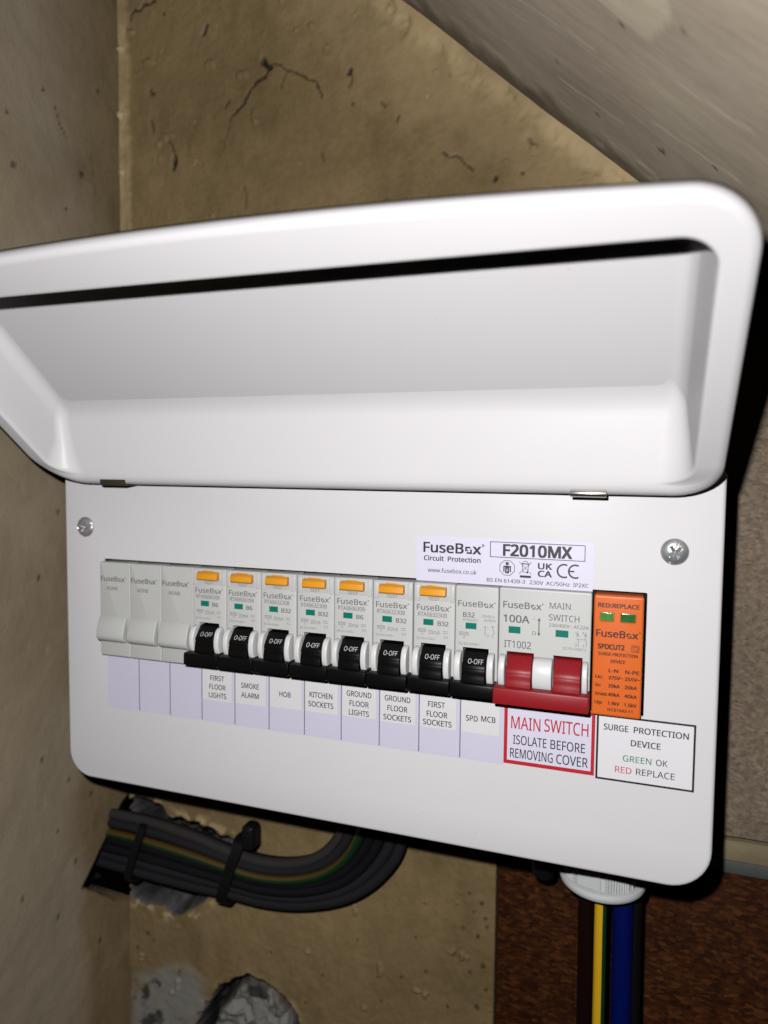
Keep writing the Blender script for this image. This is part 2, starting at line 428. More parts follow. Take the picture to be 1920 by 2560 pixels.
def logo(mb, x0, x1, zb, cap, y, bold=0.012):
    W = x1-x0
    put(mb, 'FuseB', x0, x0+0.655*W, zb, cap, y, bold)
    a, b = x0+0.685*W, x0+0.795*W; h = cap*0.72; t = cap*0.17
    # the squared o, broken at two corners
    rect(mb, a, b-t*0.9, zb+h-t, zb+h, y); rect(mb, a, a+t, zb+t*1.5, zb+h-t, y)
    rect(mb, a+t*0.9, b, zb, zb+t, y); rect(mb, b-t, b, zb+t, zb+h-t*1.5, y)
    rect(mb, a+t, a+t*1.9, zb+t*1.5, zb+t*2.2, y)
    put(mb, 'x', x0+0.81*W, x0+0.94*W, zb, cap, y, bold)
    arc(mb, x0+0.972*W, zb+cap*0.9, cap*0.10, 0, 360, cap*0.07, y, 12)

# ================================================================== walls
def vnoise(x, z, scale, seed):
    rs = np.random.default_rng(seed); n = 256
    g = rs.random((n, n))
    xs, zs = x/scale+1000, z/scale+1000
    xi, zi = np.floor(xs).astype(int), np.floor(zs).astype(int)
    fx, fz = xs-xi, zs-zi
    fx = fx*fx*(3-2*fx); fz = fz*fz*(3-2*fz)
    a = g[xi % n, zi % n]; b = g[(xi+1) % n, zi % n]; c = g[xi % n, (zi+1) % n]; d = g[(xi+1) % n, (zi+1) % n]
    return (a*(1-fx)+b*fx)*(1-fz)+(c*(1-fx)+d*fx)*fz - 0.5
def fbm(x, z, s, seed, o=4):
    r = 0; amp = 1.0
    for k in range(o): r = r+amp*vnoise(x, z, s/2**k, seed+k); amp *= 0.5
    return r
def sstep(a, b, v):
    t = np.clip((v-a)/(b-a), 0, 1); return t*t*(3-2*t)
def seg_dist(x, z, pts):
    best = np.full(x.shape, 1e9)
    for (ax, az), (bx, bz) in zip(pts, pts[1:]):
        dx, dz = bx-ax, bz-az; L2 = dx*dx+dz*dz
        t = np.clip(((x-ax)*dx+(z-az)*dz)/L2, 0, 1)
        best = np.minimum(best, np.hypot(x-ax-t*dx, z-az-t*dz))
    return best
def inside(x, z, poly):
    r = np.zeros(x.shape, bool)
    n = len(poly)
    for i in range(n):
        (ax, az), (bx, bz) = poly[i], poly[(i+1) % n]
        if az == bz: continue
        c = ((az > z) != (bz > z)) & (x < (bx-ax)*(z-az)/(bz-az)+ax)
        r ^= c
    return r
def sdf(x, z, poly):
    d = seg_dist(x, z, list(poly)+[poly[0]])
    return np.where(inside(x, z, poly), d, -d)       # positive inside

def grid_wall(name, label, cat, us, vs, fpos, fattr, keep, mat):
    U, V = np.meshgrid(us, vs, indexing='ij')
    attrs, h = fattr(U, V)
    P = fpos(U, V, h)
    nu, nv = U.shape
    idx = np.arange(nu*nv).reshape(nu, nv)
    q = np.stack([idx[:-1, :-1], idx[1:, :-1], idx[1:, 1:], idx[:-1, 1:]], -1).reshape(-1, 4)
    if keep is not None:
        uc = (U[:-1, :-1]+U[1:, 1:])/2; vc = (V[:-1, :-1]+V[1:, 1:])/2
        q = q[keep(uc, vc).reshape(-1)]
    used = np.zeros(nu*nv, bool); used[q.reshape(-1)] = True
    remap = np.cumsum(used)-1
    co = (np.stack(P, -1).reshape(-1, 3)[used]*S).astype(np.float32); q = remap[q].astype(np.int32)
    me = bpy.data.meshes.new(name)
    me.vertices.add(len(co)); me.vertices.foreach_set('co', co.reshape(-1))
    me.loops.add(q.size); me.loops.foreach_set('vertex_index', q.reshape(-1))
    me.polygons.add(len(q)); me.polygons.foreach_set('loop_start', np.arange(0, q.size, 4, dtype=np.int32))
    me.update(calc_edges=True); me.validate()
    me.polygons.foreach_set('use_smooth', np.ones(len(me.polygons), bool))
    for an in ('pale', 'mortar', 'dirt_shade', 'filler'):
        at = me.attributes.new(an, 'FLOAT', 'POINT')
        at.data.foreach_set('value', np.clip(attrs.get(an, np.zeros_like(U)), 0, 1).reshape(-1)[used].astype(np.float32))
    me.materials.append(MATS[mat])
    o = bpy.data.objects.new(name, me); COL.objects.link(o); tag(o, label, cat)
    return o

WY = 80.0                 # plane of the back wall
XC = -72.5                # the corner
HOLE = [(-72.5, -94), (-66, -91.5), (-60.6, -90.4), (-54, -92), (-49.7, -91.2), (-46, -95), (-42.6, -99.3), (-33, -98.5), (-23.1, -99.8), (-9.3, -101.1), (-3, -104), (0.8, -105.3), (8, -108),
        (6, -125), (-9.6, -144.8), (-21.8, -152.2), (-28, -159.3), (-35, -160.5), (-42.4, -162.2), (-46.8, -157.6), (-60, -159.5), (-72.5, -158.8)]
HOLE2 = [(-17, -217), (-12, -208), (-5, -200), (2, -194), (9, -190.5), (16, -189), (25.5, -190), (36.9, -194.8), (43.4, -202.2), (48.2, -210.7), (54, -228), (54, -262), (-26, -262), (-24, -232)]
PATCH = [(-72, -262), (-74, -227), (-66, -215.5), (-53, -204), (-31, -195), (-18.6, -198.4), (-17, -213.8), (-20, -262)]
CR = [
 ([(25.3, 346.2), (28.9, 342.4), (31.8, 344.4), (35.5, 342.6), (39.7, 339.4), (44, 337.8), (48.2, 335.5), (52, 332.2), (56.5, 330.5), (59, 326.5), (60.7, 321.3)], 0.55, 0.8),
 ([(24.0, 347.0), (28.4, 342.6)], 1.7, 1.0),
 ([(28.2, 342.6), (26.4, 339), (25.3, 337.4), (22, 337.6), (20.2, 336.4), (18, 333.6), (16.5, 333.2), (14.8, 330), (13.5, 328.7), (11.6, 325.2), (9, 323.7), (6.4, 321.2), (4.2, 319.9)], 0.75, 0.85),
 ([(4.2, 319.9), (2.9, 316), (2.2, 312.5), (0, 307), (-0.9, 301.4)], 0.35, 0.55),
 ([(39.7, 339.4), (36.5, 335), (36, 331)], 0.6, 0.5),
 ([(-63.8, 388.6), (-61.3, 390.5), (-57.2, 389.3), (-54.7, 392.1), (-51, 392), (-47.3, 393.3)], 0.7, 0.85),
 ([(-63.8, 388.6), (-64.2, 385)], 0.5, 0.7),
 ([(-38.5, 312.3), (-36.4, 309.5), (-34.9, 305.9), (-33.8, 300.4)], 0.55, 0.7),
 ([(-33.9, 301.8), (-34.6, 298.6), (-35.0, 296.0)], 1.35, 1.0),
 ([(-12.0, 373.0), (-12.9, 370.5), (-14.3, 368.3)], 1.0, 0.95),
 ([(77.6, 333.1), (76.5, 331.5)], 1.2, 0.9), ([(77.6, 331), (79, 328), (77.0, 324.2)], 0.6, 0.5),
 ([(-51.2, 343.4), (-50.5, 341.2), (-48.8, 341.0)], 0.8, 0.8), ([(-50.6, 325.3), (-50.2, 322), (-49.1, 319.8)], 1.0, 0.55),
 ([(129.2, 283.6), (132, 281), (136, 280.4), (139.1, 278.9), (140.2, 276.6), (141.6, 275.1), (143.6, 274.2), (145.2, 272.4)], 0.6, 0.75),
 ([(156.5, 268.1), (156.8, 266.4)], 1.0, 0.85), ([(170.4, 268.1), (170.7, 267.3)], 0.8, 0.8),
 ([(173.5, 283.9), (175.3, 281.4)], 0.8, 0.6), ([(95, 314), (97, 311.5)], 0.8, 0.5), ([(105, 305), (104, 303)], 0.8, 0.6),
 ([(12, 280), (14, 274), (13, 268)], 0.8, 0.35), ([(60, 292), (62, 288)], 0.8, 0.4), ([(2, 329), (0.5, 325)], 0.7, 0.6),
]
SPOTS = [(150, -108, 1.0), (153, -118, 0.8), (157, -112, 1.2), (147, -128, 0.8), (155, -131, 1.1), (160, -125, 1.0), (143, -143, 0.9), (158, -147, 1.4), (151, -152, 0.8), (120, -140, 0.8), (126, -158, 0.9), (160, -160, 1.0),
         (155, -171, 1.3), (139, -175, 0.9), (112, -165, 0.8), (85, -150, 0.8), (100, -182, 0.9), (-58, -178, 1.4), (-66, -190, 1.2), (-20, -172, 0.7), (64, -176, 0.7), (30, -170, 0.7), (160, -183, 1.2), (148, -190, 1.0), (158, -199, 1.2)]
SMEAR = [((-2, -140), (6, -152)), ]
def back_attr(x, z):
    n = fbm(x, z, 60, 1, 5); nf = fbm(x, z, 9, 30, 4); nj = fbm(x, z, 7, 50, 3)
    h = 1.6*n + 0.5*nf + 0.18*fbm(x, z, 2.5, 70, 2)
    dirt_shade = np.zeros_like(x); mort = np.zeros_like(x); pale = np.zeros_like(x); fill = np.zeros_like(x)
    xj = x+0.9*vnoise(x, z, 2.2, 91); zj = z+0.9*vnoise(x, z, 2.2, 92)
    for pts, wd, st in CR:
        d = seg_dist(xj, zj, pts) + 0.5*wd*vnoise(x, z, 1.6, 95)
        k = (1-sstep(wd*0.55, wd*1.35, d))*st
        dirt_shade = np.maximum(dirt_shade, k*0.97); h = h+1.5*k*wd
    for sx, sz, r in SPOTS:
        d = np.hypot(xj-sx, (zj-sz)*0.8); dirt_shade = np.maximum(dirt_shade, (1-sstep(r*0.5, r*1.3, d))*0.72)
    # broken-out hole the cables come through
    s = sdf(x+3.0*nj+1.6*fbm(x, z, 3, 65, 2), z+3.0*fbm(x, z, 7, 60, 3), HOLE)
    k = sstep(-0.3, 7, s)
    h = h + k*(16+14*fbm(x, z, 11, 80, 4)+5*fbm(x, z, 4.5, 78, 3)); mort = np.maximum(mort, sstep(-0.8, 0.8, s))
    dirt_shade = np.maximum(dirt_shade, np.clip(sstep(0.0, 4, s)*(0.52+1.0*fbm(x, z, 13, 81, 3)+0.25*sstep(-118, -104, z)) , 0, 0.9))  # darkness inside the hole painted on its surfaces
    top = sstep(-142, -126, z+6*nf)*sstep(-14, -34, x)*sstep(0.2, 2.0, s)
    dirt_shade = np.maximum(dirt_shade, top*np.clip(0.9+0.7*nf, 0, 1)); h = h+top*14  # extra painted darkness beneath the hole's upper edge
    pale = np.maximum(pale, (sstep(-9, -0.6, s)*(1-sstep(-0.6, 0.6, s)))*sstep(-0.05, 0.22, fbm(x, z, 5, 63, 3)))
    # broken pocket at the foot of the wall
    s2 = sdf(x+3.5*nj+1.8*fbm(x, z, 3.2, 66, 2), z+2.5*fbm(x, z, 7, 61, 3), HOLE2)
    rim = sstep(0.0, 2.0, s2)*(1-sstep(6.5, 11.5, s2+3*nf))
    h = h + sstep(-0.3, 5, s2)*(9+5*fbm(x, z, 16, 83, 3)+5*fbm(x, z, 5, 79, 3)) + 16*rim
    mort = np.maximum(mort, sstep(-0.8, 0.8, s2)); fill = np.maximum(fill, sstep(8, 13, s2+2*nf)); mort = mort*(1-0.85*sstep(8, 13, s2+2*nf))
    dirt_shade = np.maximum(dirt_shade, np.clip(rim*(0.97+0.3*nf), 0, 1))  # shade of the recess under the rim painted as a dark arch
    lump = sstep(0.18, 0.40, fbm(x, z, 12, 84, 3))*sstep(6, 14, s2); dirt_shade = np.maximum(dirt_shade, lump*0.85)
    pale = np.maximum(pale, (sstep(-5, -0.5, s2)*(1-sstep(-0.5, 0.5, s2)))*np.clip(0.3+1.4*nf, 0, 1)*0.6)
    # grey filler smeared on the plaster beside it
    s3 = sdf(x+5*nj, z+5*fbm(x, z, 14, 62, 3), PATCH)
    fill = np.maximum(fill, sstep(-7, 6, s3+6*nf)*0.9*np.clip(0.95+1.1*fbm(x, z, 18, 87, 4), 0, 1)); h = h-0.8*sstep(-3, 3, s3)
    dirt_shade = np.maximum(dirt_shade, sstep(0, 3, s3)*sstep(0.28, 0.5, fbm(x, z, 10, 86, 4))*0.8)
    # bead of filler down the corner
    bw = 6.0+2.2*vnoise(x*0+5, z, 9, 40)+1.5*vnoise(x*0+9, z, 3, 41)
    b = (1-sstep(bw-1.2, bw+1.2, x-XC))*sstep(200, 215, z)
    h = h-1.6*b; pale = np.maximum(pale, b*np.clip(0.62+0.7*nf, 0, 1)*(0.55+0.45*(1-sstep(1.5, 3.5, np.abs(x-XC-1.5)))))
    # rough filler ridge along the stair soffit; light growing toward it painted in
    dl = (x-163)*0.665+(z-313)*0.747            # 0 on the soffit line, negative below it
    rb = 0.42*sstep(-60+30*nf, -6, dl)+0.55*sstep(-15+13*fbm(x, z, 8, 45, 4), -6, dl)
    pale = np.maximum(pale, rb*np.clip(0.85+0.7*fbm(x, z, 22, 44, 4), 0, 1)); h = h-1.8*sstep(-12+18*nf, -2, dl)
    return dict(dirt_shade=dirt_shade, mortar=mort, pale=pale, filler=fill), h
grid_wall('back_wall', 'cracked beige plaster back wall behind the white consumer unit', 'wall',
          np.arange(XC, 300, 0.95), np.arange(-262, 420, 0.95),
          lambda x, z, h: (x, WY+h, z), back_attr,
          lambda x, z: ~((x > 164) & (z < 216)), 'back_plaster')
mb = MB()
mb.box(163.2, 163.9, WY+2.5, WY+12, -262, 210)
edge = mb.build('wall_edge', 'back_plaster', bpy.data.objects['back_wall'])

HOLEL = [(84, -91), (77, -92), (70, -98.5), (63, -106), (51, -117.5), (40, -129.4), (46, -134), (55, -141), (66, -151), (84, -160)]
SPL = [(61, 336, 1.1), (48, 285, 1.5), (50, 291, 0.8), (-1.2, 271, 1.3), (20, 318, 0.8), (-4, 296, 0.8), (36, 262, 0.9), (-10, 330, 0.9), (10, -40, 1.0), (30, -60, 1.1), (20, -85, 1.0), (48, -75, 1.2), (-5, -110, 1.0), (34, -110, 1.2), (52, -170, 1.3), (20, -135, 1.0), (10, 60, 1.2), (25, 95, 1.1), (50, 86, 1.3), (46, 90, 1.1)]
def side_attr(y, z):
    n = fbm(y, z, 55, 101, 5); nf = fbm(y, z, 8, 130, 4)
    h = 1.8*n+0.25*nf
    dirt_shade = np.zeros_like(y); mort = np.zeros_like(y)
    bnd = 34+16*fbm(y*0.3, z, 40, 141, 4)+14*sstep(150, 330, z)
    wd = 15+20*sstep(-60, 160, z)
    fill = sstep(wd, -wd, y-bnd)*np.clip(0.9+0.5*n, 0, 1)
    pale = np.clip(1.1*fbm(y, z, 30, 140, 4)-0.1, 0, 0.35)*fill+0.30*fill*sstep(10, -140, z)*np.clip(1+1.0*fbm(y, z, 14, 143, 4), 0, 1.4)
    for sy_, sz_, r in SPL:
        d = np.hypot(y-sy_+0.8*nf, (z-sz_)*0.75+0.8*nf); dirt_shade = np.maximum(dirt_shade, (1-sstep(r*0.5, r*1.4, d))*0.8)
    for pts, wd, st in (([(28, 314), (32, 306), (37, 300)], 0.6, 0.6), ([(55, 300), (58, 288), (60, 276)], 0.7, 0.25)):
        k = (1-sstep(wd*0.5, wd*1.5, seg_dist(y, z, pts)))*st; dirt_shade = np.maximum(dirt_shade, k)
    for sx, sz, r in ((40, -22, 1.6), (45, -8, 1.0), (22, -52, 1.8), (26, -55, 1.2), (12, -66, 1.6), (38, -42, 1.0), (15, 20, 1.2)):
        d = np.hypot(y-sx+0.6*nf, (z-sz)*0.6); pale = np.maximum(pale, (1-sstep(r*0.5, r*1.3, d)))
    mort = np.maximum(mort, 0.10*sstep(0, -120, z)*np.clip(0.6+1.2*n, 0, 1))
    s = sdf(y+0.7*nf, z+0.7*nf, HOLEL); k = sstep(0, 1.2, s)
    h = h+45*k; dirt_shade = np.maximum(dirt_shade, sstep(-0.4, 0.5, s))  # dark of the opening painted into the colour
    return dict(dirt_shade=dirt_shade, mortar=mort, pale=pale, filler=fill), h
grid_wall('side_wall', 'speckled beige plaster side wall at the left of the corner', 'wall',
          np.arange(-330, 84, 1.7), np.arange(-262, 420, 1.7),
          lambda y, z, h: (XC-h-0.6, y, z), side_attr, None, 'side_plaster')

# stair soffit: a sloping plane through (163,80,313) running down to the right and out over the viewer
def sof_attr(t, y):
    n = fbm(t, y, 60, 201, 4); st = fbm(t*0.12, y, 9, 210, 4)
    h = 0.7*n+0.10*st
    pale = np.clip(1.2*fbm(t*0.35, y, 34, 220, 4)-0.12+0.35*sstep(0, -110, y), 0, 0.85); dirt_shade = np.zeros_like(t)  # patchy paint, plus flash brightness toward the viewer put into the colour
    p = sdf(t+2*st, y+1.5*fbm(t, y, 6, 221, 3), [(62, -44), (70, -42.5), (78, -41.5), (87, -42), (89, -47), (92, -52), (96, -62), (93, -70), (96, -130), (50, -130)])
    pale = np.maximum(pale, 0.8*sstep(-1, 1.2, p))
    k = sstep(50, 76, y+12*fbm(t, y, 10, 230, 3)); dirt_shade = np.maximum(dirt_shade, 0.72*k); h = h-1.0*k  # shadow line where the soffit meets the wall, painted in
    for (a, b), (c_, d_) in (((40, 34), (75, 31)), ((90, 10), (130, 6)), ((20, -8), (62, -12)), ((100, -30), (128, -33)), ((110, 50), (150, 45)), ((66, 60), (92, 57))):
        pale = np.maximum(pale, 0.7*(1-sstep(0.3, 1.2, seg_dist(t, y+0.8*st, [(a, b), (c_, d_)]))))
    for a, b, r in ((60, 42, 1.0), (95, 30, 1.3), (96, 28, 0.9), (120, 10, 0.9), (140, 62, 1.3), (136, 66, 1.0), (76, -40, 1.0), (150, 10, 0.8), (100, -60, 0.8), (40, 20, 0.8)):
        dirt_shade = np.maximum(dirt_shade, 0.9*(1-sstep(r*0.5, r*1.4, np.hypot((t-a)*0.8, y-b))))
    return dict(dirt_shade=dirt_shade, pale=pale), h
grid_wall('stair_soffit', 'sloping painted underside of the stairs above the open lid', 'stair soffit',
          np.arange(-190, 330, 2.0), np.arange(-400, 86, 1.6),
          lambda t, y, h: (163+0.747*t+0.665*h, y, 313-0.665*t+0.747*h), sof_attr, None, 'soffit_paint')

# boards on the right
mb = MB(); mb.box(165, 470, WY, WY+16, -53.2, 215.5, 0.5)
o = mb.build('chipboard_panel', 'chipboard'); tag(o, 'grey brown chipboard panel to the right of the unit', 'chipboard')
mb = MB(); mb.box(180, 470, WY+1.5, WY+16, -65.8, -55.8, 0.6)
o = mb.build('wooden_batten', 'batten_wood'); tag(o, 'narrow pale wooden batten just below the chipboard edge', 'batten')
mb = MB(); mb.box(180, 470, WY+3.5, WY+16, -73.2, -66.1, 0.5)
o = mb.build('trim_strip', 'grey_strip'); tag(o, 'dark grey strip between the pale batten and the red brown board', 'trim strip')
mb = MB(); mb.box(164.5, 470, WY+6, WY+20, -420, -73.5, 0.5)
o = mb.build('fibreboard', 'red_brown_board'); tag(o, 'dark red brown flaked board behind the hanging cables', 'board')

# ================================================================== consumer unit
X0, X1, Z0, Z1 = -44.8, 260.0, -39.4, 121.0
unit = thing('consumer_unit', 'white metal consumer unit with its lid swung open', 'consumer unit', (107.6, 40, Z0))
# cover
mb = MB()
mb.plate(rrect(X0, X1, Z0, Z1, (13.5, 16, 1.8, 1.8), 10), [rrect(-20.6, 233.9, 26.2, 74.4, 0.6, 3)[::-1]], 0.0, 14.0, 1.7, hole_back=1.2)
cover = mb.build('cover', 'white_powder_coat', unit, 30)
mb = MB()
mb.box(X0+1.6, X1-1.6, 14.05, WY-2.2, Z0+1.2, Z1-1.0, 2.0, 3)
# an inner dark tray is formed by the hollow of the cover; the body closes it behind
mb.build('body', 'body_steel', unit)
mb = MB(); mb.box(-30, 243, 4.5, 12, 20, 80, 0.2)
mb.build('mounting_rail', 'cable_black', unit)

# lid: pressed tray, open at 40 degrees above horizontal
e = math.radians(40.1)
LU = Vector((0, -math.cos(e), math.sin(e))); LN = Vector((0, math.sin(e), math.cos(e))); LH = Vector((0, 0, 111.8))
def yzud(y, z): return (-y*math.cos(e)+(z-111.8)*math.sin(e), y*math.sin(e)+(z-111.8)*math.cos(e))
def lid_ring(xl, xr, hinge, ut, rb, rtp, dside, bow=0.0):
    """ring of points in (x, u, d): hinge = (y, z) of its edge on the hinge side; d blends round the lower corners"""
    ub, dbot = yzud(*hinge)
    rl, rr = rb if isinstance(rb, tuple) else (rb, rb)
    pts = []; n = 12
    def bowf(x): return bow*(1-((x-106.7)/149.0)**2)
    def add(x, u, d): pts.append((x, u, d))
    for k in range(n+1):
        a = math.radians(180+90*k/n); wgt = k/n; wgt = wgt*wgt*(3-2*wgt)
        add(xl+rl+rl*math.cos(a), ub+rl+rl*math.sin(a), dside*(1-wgt)+dbot*wgt)
    for k in range(1, 16): add(xl+rl+(xr-xl-rl-rr)*k/16, ub, dbot)
    for k in range(n+1):
        a = math.radians(270+90*k/n); wgt = 1-k/n; wgt = wgt*wgt*(3-2*wgt)
        add(xr-rr+rr*math.cos(a), ub+rr+rr*math.sin(a), dside*(1-wgt)+dbot*wgt)
    for k in range(1, 6): add(xr, ub+rr+(ut-rtp-ub-rr)*k/6, dside)
    for k in range(n+1):
        a = math.radians(0+90*k/n); x = xr-rtp+rtp*math.cos(a)
        add(x, ut-rtp+rtp*math.sin(a)+bowf(x), dside)
    for k in range(1, 32):
        x = xr-rtp-(xr-xl-2*rtp)*k/32; add(x, ut+bowf(x), dside)
    for k in range(n+1):
        a = math.radians(90+90*k/n); x = xl+rtp+rtp*math.cos(a)
        add(x, ut-rtp+rtp*math.sin(a)+bowf(x), dside)
    for k in range(1, 6): add(xl, ut-rtp+(ub+rl-ut+rtp)*k/6, dside)
    return pts
XL, XR = -42.6, 257.0
BW = 5.6; UT = 124.4
rings = [
 lid_ring(XL, XR, (-5.5, 111.7), UT, (20, 16), 18, -1.5, BW),
 lid_ring(XL, XR, (-7.0, 111.8), UT, (20, 16), 18, -4.4, BW),
 lid_ring(XL+0.2, XR-0.2, (-8.9, 112.3), UT-0.2, (20, 16), 18, -5.5, BW),
 lid_ring(XL+0.8, XR-0.8, (-10.2, 113.4), UT-0.7, (20, 16), 17.5, -6.4, BW),
 lid_ring(XL+2.6, XR-2.4, (-11.1, 115.0), UT-2.2, (18, 15), 16, -7.0, BW),
 lid_ring(XL+3.3, XR-3.1, (-11.22, 115.5), UT-2.9, (17.5, 14.6), 15.6, -7.03, BW),
 lid_ring(XL+7.6, XR-8.6, (-11.4, 116.2), 114.3, (13.5, 13.4), 11.4, -7.03, 0.5),
 lid_ring(XL+8.2, XR-9.2, (-11.5, 116.6), 113.6, (13, 13), 11, -7.0, 0.4),
 lid_ring(XL+8.7, XR-9.7, (-11.62, 117.4), 113.1, (12.5, 12.5), 10.5, -6.6, 0.4),
 lid_ring(XL+9.0, XR-10.1, (-11.8, 118.4), 113.0, (12, 12), 10.2, -5.2, 0.4),
 lid_ring(XL+9.1, XR-10.25, (-11.95, 119.6), 113.0, (11.4, 11.8), 10.1, -4.2, 0.4),
 lid_ring(XL+9.8, XR-11.2, (-12.9, 127.0), 113.2, (8, 10), 9.5, 4.0, 0.3),
 lid_ring(XL+10.6, XR-12.7, (-14.6, 140.4), 113.5, (5.4, 7.6), 8.3, 11.6, 0.2),
 lid_ring(XL+11.0, XR-13.2, (-14.9, 142.5), 113.6, (5, 7), 8, 13.2, 0.2),
 lid_ring(XL+12.6, XR-14.8, (-15.5, 145.2), 113.2, (4.5, 6), 7, 15.7, 0.1),
 lid_ring(XL+14.4, XR-16.4, (-17.0, 147.4), 112, (4, 5), 6, 17.1, 0.0),
 lid_ring(XL+16.8, XR-18.8, (-39.5*math.cos(e)+17.5*math.sin(e), 111.8+39.5*math.sin(e)+17.5*math.cos(e)), 110, (4, 4), 5, 17.5, 0.0),
]
bm = bmesh.new()
R_ = []
for rg in rings:
    R_.append([bm.verts.new(LH+Vector((x, 0, 0))+LU*u+LN*d) for (x, u, d) in rg])
for a, b in zip(R_, R_[1:]):
    n = len(a)
    for i in range(n):
        j = (i+1) % n; bm.faces.new([a[i], a[j], b[j], b[i]])
bm.faces.new(R_[-1])
bmesh.ops.recalc_face_normals(bm, faces=bm.faces[:])
fc = max(bm.faces, key=lambda f: f.calc_area())
if fc.normal.dot(-LN) < 0: bmesh.ops.reverse_faces(bm, faces=bm.faces[:])
mb = MB(); mb.merge(bm)
lid = mb.build('lid', 'white_powder_coat', unit, 60)
max(lid.data.polygons, key=lambda p: p.area).use_smooth = False
so = lid.modifiers.new('sheet', 'SOLIDIFY'); so.thickness = 1.0*S; so.offset = -1

# hinge clips
mb = MB()
prof = [(-10.8+1.5*math.cos(math.radians(a)), 112.2+1.5*math.sin(math.radians(a))) for a in range(70, 331, 20)]
prof = prof+[(-9.5+0.4, 111.2), (-9.9, 112.4)]
mb.extrude_x([(p[0], p[1]) for p in prof], 205.3, 218.3, 0.15)
mb.box(205.8, 217.8, -9.4, -0.1, 111.4, 112.2, 0.1)
c1 = mb.build('hinge_clip', 'clip_steel', unit)
mb = MB()
mb.box(-11.8, 2.2, -12.1, -11.4, 111.7, 114.1, 0.15); mb.box(-11.8, 2.2, -11.3, -0.1, 111.2, 111.9, 0.15)
c2 = mb.build('hinge_clip', 'clip_dark', unit); c2['label'] = 'tarnished dark hinge clip'

# cover screws: domed heads with a slot and a cross pressed into them
def screw(cx, cz, rad, ang):
    mb = MB(); nr, na = 26, 96
    rr = [rad*k/nr for k in range(nr+1)]
    def h(x, z):
        r = math.hypot(x, z); d = 2.6*math.sqrt(max(0.0, 1-(r/(rad*1.06))**2))-0.55
        ca, sa = math.cos(ang), math.sin(ang)
        a, b = x*ca+z*sa, -x*sa+z*ca
        def st(p, w, soft=0.18): return max(0, min(1, (w-abs(p))/soft+0.5))
        cut = 0.75*st(a, rad*0.92, 0.3)*st(b, 0.52)
        c2_, s2_ = math.cos(ang+math.radians(57)), math.sin(ang+math.radians(57))
        a2, b2 = x*c2_+z*s2_, -x*s2_+z*c2_
        l = max(0, 1-r/2.9)
        cut = max(cut, 2.0*l*max(st(a2, 2.6)*st(b2, 0.5), st(b2, 2.6)*st(a2, 0.5)))
        return max(0.05, d-cut)
    ring = [[None]*na for _ in rr]
    c0 = mb.bm.verts.new((cx, -h(0, 0), cz))
    for i, r in enumerate(rr):
        if i == 0: continue
        for k in range(na):
            t = 2*math.pi*k/na; x, z = r*math.cos(t), r*math.sin(t)
            ring[i][k] = mb.bm.verts.new((cx+x, -h(x, z), cz+z))
    for k in range(na): mb.bm.faces.new([c0, ring[1][(k+1) % na], ring[1][k]])
    for i in range(1, nr):
        for k in range(na):
            j = (k+1) % na; mb.bm.faces.new([ring[i][k], ring[i][j], ring[i+1][j], ring[i+1][k]])
    low = [mb.bm.verts.new((cx+rad*math.cos(2*math.pi*k/na), 0.3, cz+rad*math.sin(2*math.pi*k/na))) for k in range(na)]
    for k in range(na):
        j = (k+1) % na; mb.bm.faces.new([ring[nr][k], ring[nr][j], low[j], low[k]])
    bmesh.ops.recalc_face_normals(mb.bm, faces=mb.bm.faces[:])
    return mb.build('cover_screw', 'zinc', unit, 50)
screw(243.0, 90.6, 5.0, math.radians(68)); screw(-31.5, 89.8, 5.0, math.radians(12))

# ---- stickers on the cover
def sticker(name, x0, x1, z0, z1, mat, y=0.0, label=None, th=0.12):
    mb = MB(); mb.box(x0, x1, y-th, y+0.02, z0, z1)
    o = mb.build(name, mat, unit)
    if label: o['label'] = label
    return o
def ink(parent, mat, fn, name='lettering'):
    mb = MB(); fn(mb); return mb.build(name, mat, parent)
strip = sticker('circuit_strip', -19, 180.2, -0.6, 25.6, 'label_lavender')
def ticks(mb):
    for k in range(10): rect(mb, 18*k-0.22, 18*k+0.22, -0.2, 25.5, -0.20)
ink(strip, 'ink_line', ticks, 'divider_lines')
LAB = [(36, [('FIRST', 40.9, 48.3, 19.7), ('FLOOR', 40.3, 49.1, 15.5), ('LIGHTS', 40.0, 49.4, 11.4)], 9.9),
       (54, [('SMOKE', 57.6, 66.9, 18.0), ('ALARM', 57.6, 66.8, 13.5)], 10.2),
       (72, [('HOB', 77.3, 83.0, 16.0)], 10.6),
       (90, [('KITCHEN', 92.8, 103.9, 17.7), ('SOCKETS', 92.2, 104.4, 13.4)], 10.8),
       (108, [('GROUND', 110.6, 122.2, 20.3), ('FLOOR', 112.0, 121.0, 16.0), ('LIGHTS', 111.7, 121.1, 11.9)], 11.0),
       (126, [('GROUND', 128.5, 140.1, 20.3), ('FLOOR', 129.8, 138.8, 16.0), ('SOCKETS', 128.0, 140.5, 11.9)], 10.7),
       (144, [('FIRST', 148.2, 155.5, 19.8), ('FLOOR', 147.6, 156.6, 15.6), ('SOCKETS', 146.0, 158.5, 11.9)], 10.7),
       (162, [('SPD', 164.4, 169.4, 16.0), ('MCB', 170.9, 176.8, 16.4)], 10.9)]
for x, lines, zb in LAB:
    s = sticker('circuit_label', x+0.5, x+16.5, zb, 25.4, 'label_paper', -0.12, 'white circuit label reading '+' '.join(l[0] for l in lines))
    def f(mb, lines=lines):
        for t, a, b, z in lines: put(mb, t, a, b, z, 2.35, -0.34, 0.012)
    ink(s, 'ink_text', f)
    s.rotation_euler.y = math.radians(random.uniform(-0.22, 0.22))

